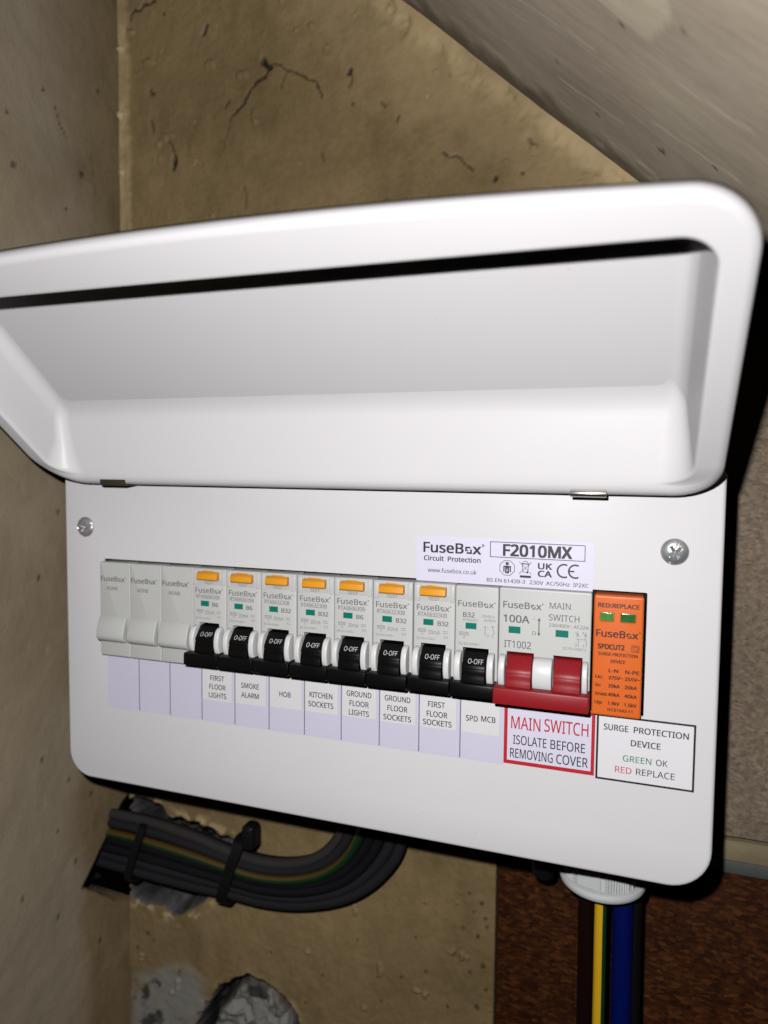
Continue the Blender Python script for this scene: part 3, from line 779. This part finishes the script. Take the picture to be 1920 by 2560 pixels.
rating = sticker('rating_label', 142.0, 213.8, 73.6, 92.8, 'label_pale')
def f_r(mb):
    y = -0.22
    logo(mb, 145.1, 171.0, 85.9, 4.1, y, 0.022)
    put(mb, 'Circuit', 145.3, 153.8, 82.4, 1.95, y, 0.022); put(mb, 'Protection', 155.6, 169.3, 82.4, 1.95, y, 0.022)
    put(mb, 'www.fusebox.co.uk', 147.0, 167.8, 77.5, 1.7, y, 0.004)
    frame(mb, 173.2, 210.7, 85.1, 91.5, 0.28, y)
    put(mb, 'F2010MX', 178.7, 205.5, 86.0, 4.5, y, 0.034)
    # octagon with a skilled person
    cx, cz = 180.3, 81.0
    stroke(mb, [(cx+3.2*math.cos(math.radians(22.5+45*k)), cz+3.2*math.sin(math.radians(22.5+45*k))) for k in range(9)], 0.22, y)
    disc(mb, cx, cz+1.65, 0.62, y); rect(mb, cx-0.85, cx+0.85, cz+2.05, cz+2.3, y-0.03)
    rect(mb, cx-1.55, cx+1.55, cz+0.35, cz+0.85, y); rect(mb, cx-1.55, cx-1.05, cz-1.6, cz+0.35, y); rect(mb, cx+1.05, cx+1.55, cz-1.6, cz+0.35, y)
    rect(mb, cx-0.8, cx+0.8, cz-2.2, cz+0.35, y)
    # crossed-out bin
    bx, bz = 187.6, 81.4
    stroke(mb, [(bx-1.35, bz+1.5), (bx-0.9, bz-1.7), (bx+0.9, bz-1.7), (bx+1.35, bz+1.5)], 0.22, y)
    stroke(mb, [(bx-1.6, bz+1.6), (bx+1.6, bz+1.6)], 0.4, y-0.02); arc(mb, bx, bz+1.6, 1.1, 0, 180, 0.22, y)
    stroke(mb, [(bx-2.5, bz+2.4), (bx+2.5, bz-2.5)], 0.18, y-0.03); stroke(mb, [(bx+2.5, bz+2.4), (bx-2.5, bz-2.5)], 0.18, y-0.04)
    disc(mb, bx+0.8, bz-1.8, 0.4, y-0.05)
    rect(mb, 185.5, 189.9, 77.4, 78.3, y)
    put(mb, 'UK', 192.7, 198.0, 81.25, 2.35, y, 0.028); put(mb, 'CA', 192.7, 198.0, 78.2, 2.35, y, 0.028)
    arc(mb, 202.75, 81.0, 2.55, 62, 298, 0.65, y); arc(mb, 207.1, 81.0, 2.55, 62, 298, 0.65, y); rect(mb, 204.9, 206.7, 80.7, 81.3, y-0.02)
    put(mb, 'BS EN 61439-3', 172.1, 187.6, 74.95, 1.5, y, 0.006); put(mb, '230V', 189.4, 194.8, 74.95, 1.5, y, 0.006)
    put(mb, 'AC/50Hz', 195.9, 205.0, 74.95, 1.5, y, 0.006); put(mb, 'IP2XC', 206.4, 212.2, 74.95, 1.5, y, 0.006)
ink(rating, 'ink_black', f_r)
def f_bolt(mb):
    mb.face([(180.6, -0.26, 81.1), (179.8, -0.26, 80.0), (180.3, -0.26, 80.05)]); mb.face([(180.0, -0.26, 79.0), (180.8, -0.26, 80.2), (180.25, -0.26, 80.1)])
ink(rating, 'label_lavender', f_bolt, 'bolt_symbol')

mainlab = sticker('main_switch_label', 180.4, 216.2, 0.3, 25.6, 'label_pale', -0.02)
def f_fr(mb):
    rect(mb, 180.4, 216.2, 0.3, 1.85, -0.26); rect(mb, 180.4, 181.8, 1.85, 25.6, -0.26); rect(mb, 214.9, 216.2, 1.85, 25.6, -0.26); rect(mb, 181.8, 214.9, 24.2, 25.6, -0.26)
    put(mb, 'MAIN', 183.3, 195.0, 15.2, 5.1, -0.26, 0.006); put(mb, 'SWITCH', 196.6, 213.7, 15.6, 5.1, -0.26, 0.006)
ink(mainlab, 'ink_red', f_fr)
def f_m2(mb):
    put(mb, 'ISOLATE', 184.2, 197.6, 8.8, 3.7, -0.26, 0.006); put(mb, 'BEFORE', 199.2, 212.6, 8.8, 3.7, -0.26, 0.006)
    put(mb, 'REMOVING', 183.1, 200.2, 3.1, 3.8, -0.26, 0.006); put(mb, 'COVER', 201.6, 213.8, 3.1, 3.8, -0.26, 0.006)
ink(mainlab, 'ink_text', f_m2)

spdlab = sticker('surge_device_label', 216.8, 252.7, -0.6, 25.4, 'label_white', -0.02)
def f_s1(mb):
    frame(mb, 216.8, 252.7, -0.6, 25.4, 0.75, -0.24)
ink(spdlab, 'ink_black', f_s1, 'border')
def f_s2(mb):
    put(mb, 'SURGE', 219.5, 228.5, 19.5, 2.35, -0.24, 0.016); put(mb, 'PROTECTION', 230.6, 250.2, 19.5, 2.35, -0.24, 0.016)
    put(mb, 'DEVICE', 229.7, 240.4, 14.2, 2.35, -0.24, 0.016)
    put(mb, 'OK', 239.0, 243.1, 7.8, 2.4, -0.24, 0.004); put(mb, 'REPLACE', 231.9, 245.8, 3.1, 2.5, -0.24, 0.004)
ink(spdlab, 'ink_text', f_s2)
ink(spdlab, 'ink_green', lambda mb: put(mb, 'GREEN', 226.9, 237.3, 7.8, 2.4, -0.24, 0.006))
ink(spdlab, 'ink_rose', lambda mb: put(mb, 'RED', 224.1, 230.2, 3.0, 2.5, -0.24, 0.006))

# ================================================================== modules
ZB = 26.9; YF = -4.3
def local(o): return o
def cheek(mb, x0, x1, z0, z1, depth, bev=0.5):
    n = 16; zc, hz = (z0+z1)/2, (z1-z0)/2
    prof = [(YF+0.3, z1)]+[(YF-depth*math.cos(t)**0.75 if abs(math.cos(t)) > 1e-6 else YF, zc+hz*math.sin(t)) for t in [math.radians(88-176*k/n) for k in range(n+1)]]+[(YF+0.3, z0)]
    mb.extrude_x(prof, x0, x1, bev, 3)
def lever_mesh(x0, x1):
    mb = MB()
    prof = [(3.0, 46.6), (-3.6, 46.9), (-4.6, 46.5), (-8.4, 42.2), (-9.0, 41.3), (-9.1, 40.4), (-8.9, 40.2), (-9.3, 38.8), (-9.25, 38.6), (-9.7, 37.2), (-9.9, 35.4), (-9.9, 33.6), (-9.6, 31.5), (3.0, 31.5)]
    mb.extrude_x(prof, x0, x1, 0.25)
    return mb
def handle_mesh(mb, x0, x1, zt=35.2, zb=29.6, yo=-12.6):
    prof = [(YF-0.15, zb-0.4), (yo+0.5, zb), (yo+0.12, zb+0.12), (yo, zb+0.5), (yo+0.2, zt-0.9), (yo+0.4, zt-0.35), (yo+0.9, zt-0.05), (-9.0, zt), (YF-0.15, zt)]
    mb.extrude_x(prof, x0, x1, 0.45, 3)
# --- residual current breakers
def rcbo_body():
    mb = MB()
    mb.plate(rrect(0.13, 17.87, ZB, 73.3, 0.7, 4), [[(3.5, 33.0), (3.5, 48.0), (14.2, 48.0), (14.2, 33.0)]], YF, 3.5, 0.55, hole_back=3.4)
    mb.box(3.3, 14.4, 2.6, 3.45, 32.8, 48.2)
    # raised shoulders at the top around the test button
    mb.box(0.5, 2.7, YF-0.35, YF+0.5, 65.7, 72.6, 0.25); mb.box(15.6, 17.5, YF-0.35, YF+0.5, 65.7, 72.6, 0.25)
    return mb
def printing(mb, code, curve):
    y = YF-0.1
    logo(mb, 1.6, 16.4, 61.9, 2.35, y, 0.008)
    put(mb, code, 2.1, 14.5, 59.3, 1.75, y, 0.0)
    return mb
def fine_print(mb):
    y = YF-0.1
    frame(mb, 2.2, 5.6, 52.6, 54.0, 0.16, y); put(mb, '6000', 2.5, 5.3, 52.9, 0.9, y-0.03); put(mb, '3', 3.5, 4.3, 51.4, 0.9, y)
    put(mb, '30mA', 6.6, 11.6, 52.0, 1.7, y)
    put(mb, '~', 12.8, 15.0, 52.6, 1.9, y); put(mb, '~', 12.8, 15.0, 51.8, 1.9, y-0.03); put(mb, 'E3', 13.4, 15.0, 50.6, 0.95, y)
    put(mb, 'IEC/EN 61009-1', 1.6, 9.6, 49.5, 0.95, y)
    put(mb, 'TEST', 6.4, 11.2, 66.2, 1.3, y-0.13, 0.004)
proto = {}
def make_rcbo(label):
    t = thing('breaker', label, 'circuit breaker', (0, 0, 0), 'residual current breakers in the row')
    b = rcbo_body().build('body', 'module_plastic', t)
    mb = MB(); cheek(mb, 1.0, 3.45, 33.4, 46.6, 5.3); mb.build('lever_cheek', 'cheek_plastic', t)
    mb = MB(); cheek(mb, 14.25, 16.7, 32.9, 46.6, 5.3); mb.build('lever_cheek', 'cheek_plastic', t)
    mb = MB(); rect(mb, 3.0, 15.2, 66.0, 68.4, YF-0.06); mb.build('test_band', 'test_band_grey', t)
    mb = MB()
    mb.extrude_x([(YF+0.2, 68.4), (YF-2.0, 68.3), (YF-2.35, 68.8), (YF-2.2, 71.0), (YF-1.3, 71.8), (YF+0.2, 72.0)], 3.3, 14.3, 0.25)
    mb.box(5.6, 11.6, YF-0.12, YF+0.3, 71.4, 72.5, 0.1)
    mb.build('test_button', 'yellow_plastic', t)
    mb = MB(); mb.box(4.45, 8.75, YF-0.12, YF+0.1, 55.7, 58.2); mb.build('status_window', 'window_teal', t)
    mb = MB(); rect(mb, 3.55, 14.15, 33.2, 47.98, 2.5)
    mb.build('slot', 'slot_shade_grey', t)
    mb = lever_mesh(4.2, 13.7); handle_mesh(mb, 0.15, 17.8)
    lv = mb.build('lever', 'black_plastic', t)
    mb = MB(); put(mb, 'O-OFF', 6.3, 12.4, 42.45, 1.65, -8.25, 0.0, slope=(-4.6+8.4)/(46.5-42.2)); 
    mb.build('lettering', 'ink_white', lv)
    mb = MB(); fine_print(mb); mb.build('fine_print', 'ink_faint', t)
    return t
def copy_tree(o, parent=None):
    c = o.copy(); COL.objects.link(c); c.parent = parent
    for ch in list(o.children): copy_tree(ch, c)
    return c
codes = [('RTA060630B', 'B6', 'first floor lights'), ('RTA060630B', 'B6', 'smoke alarm'), ('RTA063230B', 'B32', 'hob'), ('RTA063230B', 'B32', 'kitchen sockets'),
         ('RTA060630B', 'B6', 'ground floor lights'), ('RTA063230B', 'B32', 'ground floor sockets'), ('RTA063230B', 'B32', 'first floor sockets')]
first = None
MX = -20.0
for k, (code, curve, what) in enumerate(codes):
    lab = 'grey breaker with yellow test button and black lever above the %s label' % what
    if first is None: first = make_rcbo(lab); t = first
    else:
        t = copy_tree(first); t['label'] = lab
    t.location = Vector((MX+54+18*k+0.10*math.sin(k*2.3), 0.16*math.sin(k*4.1+1), 0.12*math.sin(k*3.3)))*S
protos = {}
for k, t in enumerate([o for o in COL.objects if o.parent is None and o.name.startswith('breaker')]):
    code, curve, what = codes[k]
    if (code, curve) not in protos:
        mb = MB(); y = YF-0.1
        logo(mb, 1.6, 16.4, 61.9, 2.35, y, 0.006); put(mb, code, 2.1, 14.5, 59.3, 1.75, y, 0.0)
        o = mb.build('lettering', 'ink_grey', None); o.parent = t
        mb = MB(); put(mb, curve, 10.6, 15.2 if curve == 'B32' else 13.7, 55.8, 1.8, y, 0.014)
        o2 = mb.build('rating_mark', 'ink_grey', None); o2.parent = t
        protos[(code, curve)] = (o, o2)
    else:
        for src in protos[(code, curve)]:
            c = src.copy(); COL.objects.link(c); c.parent = t

# --- blanks
def make_blank(label):
    t = thing('blank_module', label, 'blank module', (0, 0, 0), 'blank modules at the end of the row')
    mb = MB()
    mb.plate(rrect(0.1, 17.9, ZB, 73.3, (0.8, 0.3, 0.3, 0.8), 4), [], YF+0.5, 3.5, 0.5)
    mb.build('body', 'blank_plastic', t)
    mb = MB()
    prof = [(YF+0.6, 47.2), (YF-0.6, 46.2), (YF-1.8, 43.6), (YF-2.9, 40.5), (YF-3.4, 37.8), (YF-3.3, 36.6), (YF-2.6, 35.4), (YF-1.2, 34.5), (YF+0.6, 34.2)]
    mb.extrude_x(prof, 0.5, 16.3, 0.4, 3)
    mb.build('hump', 'blank_plastic', t)
    mb = MB(); logo(mb, 0.9, 15.9, 64.0, 2.3, YF+0.4, 0.014); put(mb, 'ADRB', 4.2, 10.6, 59.7, 1.7, YF+0.4, 0.004)
    mb.build('lettering', 'ink_grey', t)
    return t
bl = make_blank('grey blank cover module at the left end of the row')
bl.location = Vector((MX, 0, 0))*S
for k, lab in ((1, 'grey blank cover module in the middle of the three blanks'), (2, 'grey blank cover module touching the first breaker with a lever')):
    c = copy_tree(bl); c['label'] = lab; c.location = Vector((MX+18*k, 0, 0))*S

# --- miniature breaker
mcb = thing('miniature_breaker', 'grey breaker without test button beside the red main switch', 'circuit breaker', (0, 0, 0))
mb = MB(); mb.plate(rrect(0.13, 17.87, ZB, 73.3, 0.7, 4), [[(3.5, 33.0), (3.5, 48.0), (14.2, 48.0), (14.2, 33.0)]], YF, 3.5, 0.55, hole_back=3.4)
mb.box(3.3, 14.4, 2.6, 3.45, 32.8, 48.2)
mb.build('body', 'module_plastic', mcb)
mb = MB(); cheek(mb, 0.9, 3.45, 33.4, 46.6, 5.3); mb.build('lever_cheek', 'cheek_plastic', mcb)
mb = MB(); cheek(mb, 14.25, 16.9, 32.9, 46.6, 5.3); mb.build('lever_cheek', 'cheek_plastic', mcb)
mb = MB(); rect(mb, 3.55, 14.15, 33.2, 47.98, 2.5); mb.build('slot', 'slot_shade_grey', mcb)
mb = MB(); mb.box(4.5, 9.0, YF-0.12, YF+0.1, 55.7, 58.2); mb.build('status_window', 'window_teal', mcb)
mb = lever_mesh(4.2, 13.7); handle_mesh(mb, 0.15, 17.8); lv = mb.build('lever', 'black_plastic', mcb)
mb = MB(); put(mb, 'O-OFF', 6.5, 12.7, 42.45, 1.65, -8.25, 0.0, slope=(-4.6+8.4)/(46.5-42.2)); mb.build('lettering', 'ink_white', lv)
mb = MB(); y = YF-0.1; logo(mb, 1.3, 16.9, 64.9, 2.35, y, 0.008); put(mb, 'B32', 3.4, 8.2, 60.5, 1.95, y, 0.012); mb.build('lettering', 'ink_grey', mcb)
mb = MB()
put(mb, 'MT060321', 3.3, 9.5, 58.8, 1.1, y); put(mb, '230/400 V~', 11.0, 16.9, 60.8, 1.1, y); put(mb, '50/60Hz', 12.0, 16.9, 59.2, 1.1, y)
frame(mb, 1.8, 5.8, 52.9, 54.3, 0.16, y); put(mb, '6000', 2.2, 5.4, 53.15, 0.9, y-0.03); put(mb, '3', 3.4, 4.3, 51.6, 0.9, y)
stroke(mb, [(12.6, 53.2), (12.6, 57.3)], 0.22, y); mb.face([(12.3, y-0.03, 56.6), (12.9, y-0.03, 56.6), (12.6, y-0.03, 57.7)])
put(mb, 'I', 13.6, 13.8, 56.3, 1.1, y); put(mb, 'O', 13.3, 14.2, 52.9, 1.1, y)
stroke(mb, [(15.6, 57.6), (15.6, 56.6), (16.4, 54.8), (15.7, 53.6), (15.7, 52.6)], 0.2, y); stroke(mb, [(15.0, 57.3), (16.4, 57.3)], 0.2, y-0.03)
put(mb, 'IEC/EN 60898-1', 1.6, 10.6, 48.9, 1.1, y)
mb.build('fine_print', 'ink_faint', mcb)
mcb.location = Vector((MX+180, 0, 0))*S

# --- main switch, two modules wide
ms = thing('main_switch', 'double width main switch with two red levers and a red bar', 'main switch', (0, 0, 0))
mb = MB()
mb.plate(rrect(0.13, 35.9, ZB, 73.6, 0.7, 4), [[(3.5, 33.0), (3.5, 48.0), (14.3, 48.0), (14.3, 33.0)], [(21.9, 33.0), (21.9, 48.0), (33.0, 48.0), (33.0, 33.0)]], YF, 3.5, 0.55, hole_back=3.4)
mb.box(3.3, 14.5, 2.6, 3.45, 32.8, 48.2); mb.box(21.7, 33.2, 2.6, 3.45, 32.8, 48.2)
mb.box(35.0, 35.8, YF-0.4, YF+0.3, 38.9, 41.0, 0.1)
mb.build('body', 'module_plastic', ms)
for a, b, d in ((0.9, 3.45, 5.3), (14.4, 21.8, 5.6), (33.1, 35.2, 5.3)):
    mb = MB(); cheek(mb, a, b, 33.2, 46.8, d); mb.build('lever_cheek', 'cheek_plastic', ms)
for a, b in ((3.55, 14.25), (21.95, 32.95)):
    mb = MB(); rect(mb, a, b, 33.2, 47.98, 2.5); mb.build('slot', 'slot_shade_grey', ms)
    mb = lever_mesh(a+0.45, b-0.35); mb.build('lever', 'red_plastic', ms)
mb = MB(); handle_mesh(mb, -0.3, 36.2, 35.3, 28.7, -13.0); mb.build('bar', 'red_plastic', ms)
for a, b in ((4.1, 8.8), (22.5, 27.4)):
    mb = MB(); mb.box(a, b, YF-0.12, YF+0.1, 55.5, 58.2); mb.build('status_window', 'window_teal', ms)
mb = MB(); y = YF-0.1
logo(mb, 1.8, 17.8, 65.6, 2.6, y, 0.012); put(mb, '100A', 2.0, 12.2, 59.9, 2.9, y, 0.016); put(mb, 'IT1002', 2.4, 13.1, 49.6, 2.85, y, 0.004)
put(mb, 'MAIN', 20.0, 28.0, 66.5, 2.4, y, 0.002); put(mb, 'SWITCH', 19.8, 31.4, 61.8, 2.45, y, 0.002)
stroke(mb, [(16.05, 56.2), (16.05, 61.6)], 0.4, y)
mb.face([(15.4, y-0.03, 61.2), (16.7, y-0.03, 61.2), (16.05, y-0.03, 62.6)]); mb.face([(16.7, y-0.03, 56.4), (15.4, y-0.03, 56.4), (16.05, y-0.03, 55.1)])
put(mb, 'I', 14.1, 14.35, 61.4, 1.3, y); put(mb, 'O', 13.4, 14.9, 55.4, 1.5, y)
put(mb, '230/400V~', 20.0, 28.6, 59.3, 1.3, y, 0.002); put(mb, 'AC22A', 29.3, 35.0, 59.3, 1.3, y, 0.002)
mb.build('lettering', 'ink_grey', ms)
mb = MB()
for q in (30.9, 33.9):
    stroke(mb, [(q, 58.3), (q, 57.2)], 0.22, y); arc(mb, q, 56.8, 0.4, 0, 360, 0.18, y, 10); stroke(mb, [(q-0.5, 57.6), (q+0.6, 56.2)], 0.16, y-0.03)
    stroke(mb, [(q-0.4, 55.9), (q+0.3, 54.9), (q+0.3, 52.3)], 0.2, y)
stroke(mb, [(30.7, 55.2), (33.8, 55.2)], 0.16, y-0.05)
put(mb, '1', 29.9, 30.3, 57.2, 1.0, y); put(mb, '3', 32.5, 33.2, 57.2, 1.0, y); put(mb, '2', 29.9, 30.7, 52.4, 1.0, y); put(mb, '4', 32.7, 33.5, 52.4, 1.0, y)
put(mb, 'IEC/EN 60947-3', 25.4, 34.2, 50.7, 1.1, y)
mb.build('fine_print', 'ink_faint', ms)
ms.location = Vector((MX+198, 0, 0))*S

# --- surge protection device
spd = thing('surge_protector', 'orange surge protection module at the right end of the row', 'surge protector', (0, 0, 0))
mb = MB(); mb.plate(rrect(0.3, 18.4, 26.3, 73.2, 0.9, 5), [], YF-0.2, 3.5, 0.8); mb.build('body', 'orange_plastic', spd)
def spdwin(x0, x1, mat):
    mb = MB(); mb.plate(rrect(x0-0.25, x1+0.25, 63.0, 67.0, 0.6, 4), [rrect(x0, x1, 63.25, 66.75, 0.5, 4)[::-1]], YF-0.55, YF-0.1, 0.15)
    fr = mb.build('window_frame', 'orange_plastic', spd)
    mb = MB(); mb.plate(rrect(x0+0.05, x1-0.05, 63.3, 66.7, 0.45, 4), [], YF-0.42, YF-0.1, 0.3); mb.build('indicator_window', mat, fr)
spdwin(2.6, 7.7, 'window_green'); spdwin(10.1, 15.6, 'window_green_dark')
mb = MB(); y = YF-0.3; D = -0.5
put(mb, 'RED:REPLACE', 1.9, 16.7, 68.6, 1.6, y, 0.036)
logo(mb, 1.4, 17.6, 57.2, 2.65, y, 0.022)
put(mb, 'SPDCUT2', 2.2, 11.8, 52.5, 1.85, y, 0.045); frame(mb, 14.4, 17.2, 52.1, 54.7, 0.2, y); put(mb, 'T2', 14.8, 16.8, 52.5, 1.7, y-0.03, 0.008)
put(mb, 'SURGE PROTECTION', 2.4, 16.7, 50.0, 1.15, y, 0.034); put(mb, 'DEVICE', 7.0, 12.3, 47.3, 1.2, y, 0.034)
put(mb, 'L-N', 6.4, 9.8, 43.6, 1.3, y, 0.032); put(mb, 'N-PE', 12.5, 17.4, 43.5, 1.4, y, 0.032)
for z, a, b, c in ((40.9, 'Uc:', '275V~', '255V~'), (37.7, 'In:', '20kA', '20kA'), (34.3, 'Imax:', '40kA', '40kA'), (30.9, 'Up:', '1.9kV', '1.5kV')):
    put(mb, a, 1.6, {'Uc:': 4.3, 'In:': 3.6, 'Imax:': 6.1, 'Up:': 4.4}[a], z, 1.25, y, 0.034)
    put(mb, b, 6.4, 11.6 if '~' in b else 10.6, z, 1.25, y, 0.036); put(mb, c, 12.4, 17.8 if '~' in c else 16.8, z, 1.25, y, 0.036)
put(mb, 'IEC61643-11', 6.3, 15.4, 28.5, 1.1, y, 0.022)
mb.build('lettering', 'ink_orange_dark', spd)
spd.location = Vector((MX+234.4, 0, 0))*S

# ================================================================== gland and tails below the unit
GX, GY = 219.0, 50.0
gl = thing('cable_gland', 'round pale grey cable gland under the unit with coloured tails in it', 'cable gland', (GX, GY, -70))
mb = MB()
def knurl(r, a, z):
    d = (math.degrees(a)) % 45.0
    if d < 8: return r-0.9
    if (int(math.degrees(a)//45) % 2) == 0: return r+0.28*math.cos(math.radians(math.degrees(a)*90))*0.9
    return r*math.cos(math.radians(22.5))/math.cos(math.radians(d-26.5)) if 8 <= d else r
mb.lathe_z([(10, -39.0), (17.3, -39.2), (17.4, -66.2)], GX, GY, 360, knurl)
mb.build('nut', 'gland_plastic', gl, 30)
mb = MB(); mb.lathe_z([(15.8, -66.0), (18.2, -66.1), (19.1, -66.5), (19.4, -67.6), (19.1, -69.2), (18.2, -70.2), (15.5, -70.5), (13.4, -69.8), (13, -60)], GX, GY, 96)
mb.build('flange', 'gland_plastic', gl, 40)

gr = thing('rubber_grommet', 'small black rubber grommet under the unit left of the pale gland', 'grommet', (191.5, 58, -78))
mb = MB(); mb.lathe_z([(8.5, -39), (8.5, -44), (6.4, -46), (6.0, -73), (5.2, -77), (3.2, -78.5), (0.01, -78.6)], 191.5, 58, 40)
mb.build('sleeve', 'tie_black', gr)
def catmull(pts, m=10):
    pts = [Vector(p) for p in pts]; P = [pts[0]*2-pts[1]]+pts+[pts[-1]*2-pts[-2]]; out = []
    for i in range(1, len(P)-2):
        for k in range(m):
            t = k/m; a, b, c, d = P[i-1], P[i], P[i+1], P[i+2]
            out.append(0.5*((2*b)+(c-a)*t+(2*a-5*b+4*c-d)*t*t+(-a+3*b-3*c+d)*t**3))
    out.append(pts[-1]); return out
def tube(mb, pts, r, n=20, twist=0.0, m=10, flat=1.0):
    ps = catmull(pts, m); st = []
    ref = Vector((0, -1, 0)); rings = []
    for i, p in enumerate(ps):
        t = (ps[min(i+1, len(ps)-1)]-ps[max(i-1, 0)]).normalized()
        a = (ref-t*ref.dot(t)).normalized(); b = t.cross(a)
        ring = []
        for k in range(n):
            q = 2*math.pi*k/n
            ring.append(mb.bm.verts.new(p+a*r*math.cos(q)+b*r*flat*math.sin(q)))
            st.append(0.5+0.5*math.sin(q+twist))
        rings.append(ring)
    for i in range(len(rings)-1):
        for k in range(n):
            j = (k+1) % n; mb.bm.faces.new([rings[i][k], rings[i][j], rings[i+1][j], rings[i+1][k]])
    mb.bm.faces.new(rings[0][::-1]); mb.bm.faces.new(rings[-1])
    bmesh.ops.recalc_face_normals(mb.bm, faces=mb.bm.faces[:])
    return st
def cable(name, label, cat, pts, r, mat, group=None, twist=None, flat=1.0):
    mb = MB(); st = tube(mb, pts, r, 24, twist or 0.0, 10, flat)
    o = mb.build(name, mat, None, 60, {'stripe': st} if twist is not None else None)
    tag(o, label, cat, group); return o
cable('tail_cable', 'dark brown tail cable leftmost in the gland', 'cable', [(212.4, 50, -62), (212.6, 50, -90), (213.0, 51, -130), (213.2, 52, -240)], 4.0, 'cable_brown')
cable('earth_cable', 'yellow and green earth cable hanging from the gland', 'cable', [(218.9, 46.5, -62), (218.9, 46.5, -90), (219.2, 47, -130), (219.8, 48, -240)], 2.8, 'earth_sleeve', twist=math.radians(22))
cable('tail_cable', 'dark blue tail cable hanging from the gland beside the earth cable', 'cable', [(228.6, 50, -62), (228.6, 50, -90), (229.0, 51, -130), (229.6, 52, -240)], 4.6, 'cable_blue')
cable('tail_cable', 'black tail cable half hidden behind the blue one', 'cable', [(232.4, 56, -62), (232.4, 56, -90), (232.9, 57, -130), (233.6, 58, -240)], 4.6, 'cable_black')

# ---- grey cables from the hole in the corner, bending up into the unit
INN = [(-112, -92), (-80, -93), (-45, -93.5), (-15, -97), (10, -102), (32, -104), (52, -101), (68, -93), (78, -80), (82, -62), (83, -30)]
OUT = [(-112, -130), (-80, -130), (-45, -131), (-15, -131.5), (10, -130.5), (36, -130.5), (62, -126), (88, -115.5), (108, -98), (119, -76), (122, -30)]
def lane(v, dy):
    return [(a[0]*(1-v)+b[0]*v, 64+dy, a[1]*(1-v)+b[1]*v) for a, b in zip(INN, OUT)]
lanes = [(0.07, 1.0, 3.0, 'cable_pale', 'palest grey cable, topmost of the bundle leaving the wall hole'),
         (0.20, -0.6, 2.9, 'cable_grey', 'grey cable between the pale top cable and the green and yellow one'),
         (0.36, -2.4, 2.7, 'earth', 'green and yellow earth cable within the grey bundle'),
         (0.50, 0.2, 3.0, 'cable_dark', 'dark grey cable directly under the green and yellow one'),
         (0.64, -1.0, 2.9, 'cable_dark', None), (0.79, 0.4, 3.1, 'cable_grey', None),
         (0.94, 0.0, 3.0, 'cable_grey', 'grey cable at the very bottom of the bundle'),
         (0.13, 6.0, 3.0, 'cable_dark', None), (0.43, 5.6, 3.2, 'cable_dark', None), (0.57, 6.4, 3.0, 'cable_dark', None), (0.72, 6.0, 3.0, 'cable_dark', None), (0.88, 6.2, 3.0, 'cable_dark', None)]
GRP = 'grey cables in the bundle below the unit'
for v, dy, r, mat, lab in lanes:
    if mat == 'earth':
        cable('earth_cable', lab, 'cable', lane(v, dy), r, 'earth_sleeve_green', twist=math.radians(205))
    elif dy > 3:
        cable('grey_cable', 'dark grey cable deep in the bundle behind the front cables', 'cable', lane(v, dy), r, mat, GRP)
    else:
        if lab is None:
            lab = {0.64: 'dark grey cable in the middle of the lower half of the bundle', 0.79: 'grey cable second from the bottom of the bundle'}[v]
        cable('grey_cable', lab, 'cable', lane(v, dy), r, mat, GRP)

# black cable ties round the bundle
def tie(label, xt, xb, zt, zb, wid, head):
    t = thing('cable_tie', label, 'cable tie', ((xt+xb)/2, 60, zb), 'cable ties on the bundle')
    mb = MB(); n = 40; rows = []
    for k in range(n):
        a = 2*math.pi*k/n
        ca, sa = math.cos(a), math.sin(a)
        pw = lambda c: math.copysign(abs(c)**0.55, c)
        z = (zt+zb)/2+(zt-zb)/2*pw(sa); yy = 66-9.2*pw(ca)
        xx = xb+(xt-xb)*(z-zb)/(zt-zb)+1.0*math.sin(3*a)
        for q, dd in ((0, 0), ): pass
        nrm = Vector((0, -pw(ca), pw(sa))).normalized()
        p = Vector((xx, yy, z))
        rows.append([p+Vector((-wid/2, 0, 0)), p+Vector((wid/2, 0, 0)), p+Vector((wid/2, 0, 0))+nrm*1.3, p+Vector((-wid/2, 0, 0))+nrm*1.3])
    vs = [[mb.bm.verts.new(p) for p in r] for r in rows]
    for i in range(n):
        j = (i+1) % n
        for k in range(4):
            l = (k+1) % 4; mb.bm.faces.new([vs[i][k], vs[i][l], vs[j][l], vs[j][k]])
    bmesh.ops.recalc_face_normals(mb.bm, faces=mb.bm.faces[:])
    mb.build('strap', 'tie_black', t)
    if head:
        mb = MB(); hx, hz = head
        mb.box(hx-3.8, hx+3.8, 56, 66, hz-7, hz+7.5, 2.2, 3); mb.build('head', 'tie_black', t)
    return t
tie('black cable tie with a chunky head near the middle of the grey bundle', 20, 9, -94, -133, 6.5, (27.0, -89.5))
tie('narrow black cable tie where the bundle leaves the wall hole', -46, -56, -97, -133, 5.0, None)
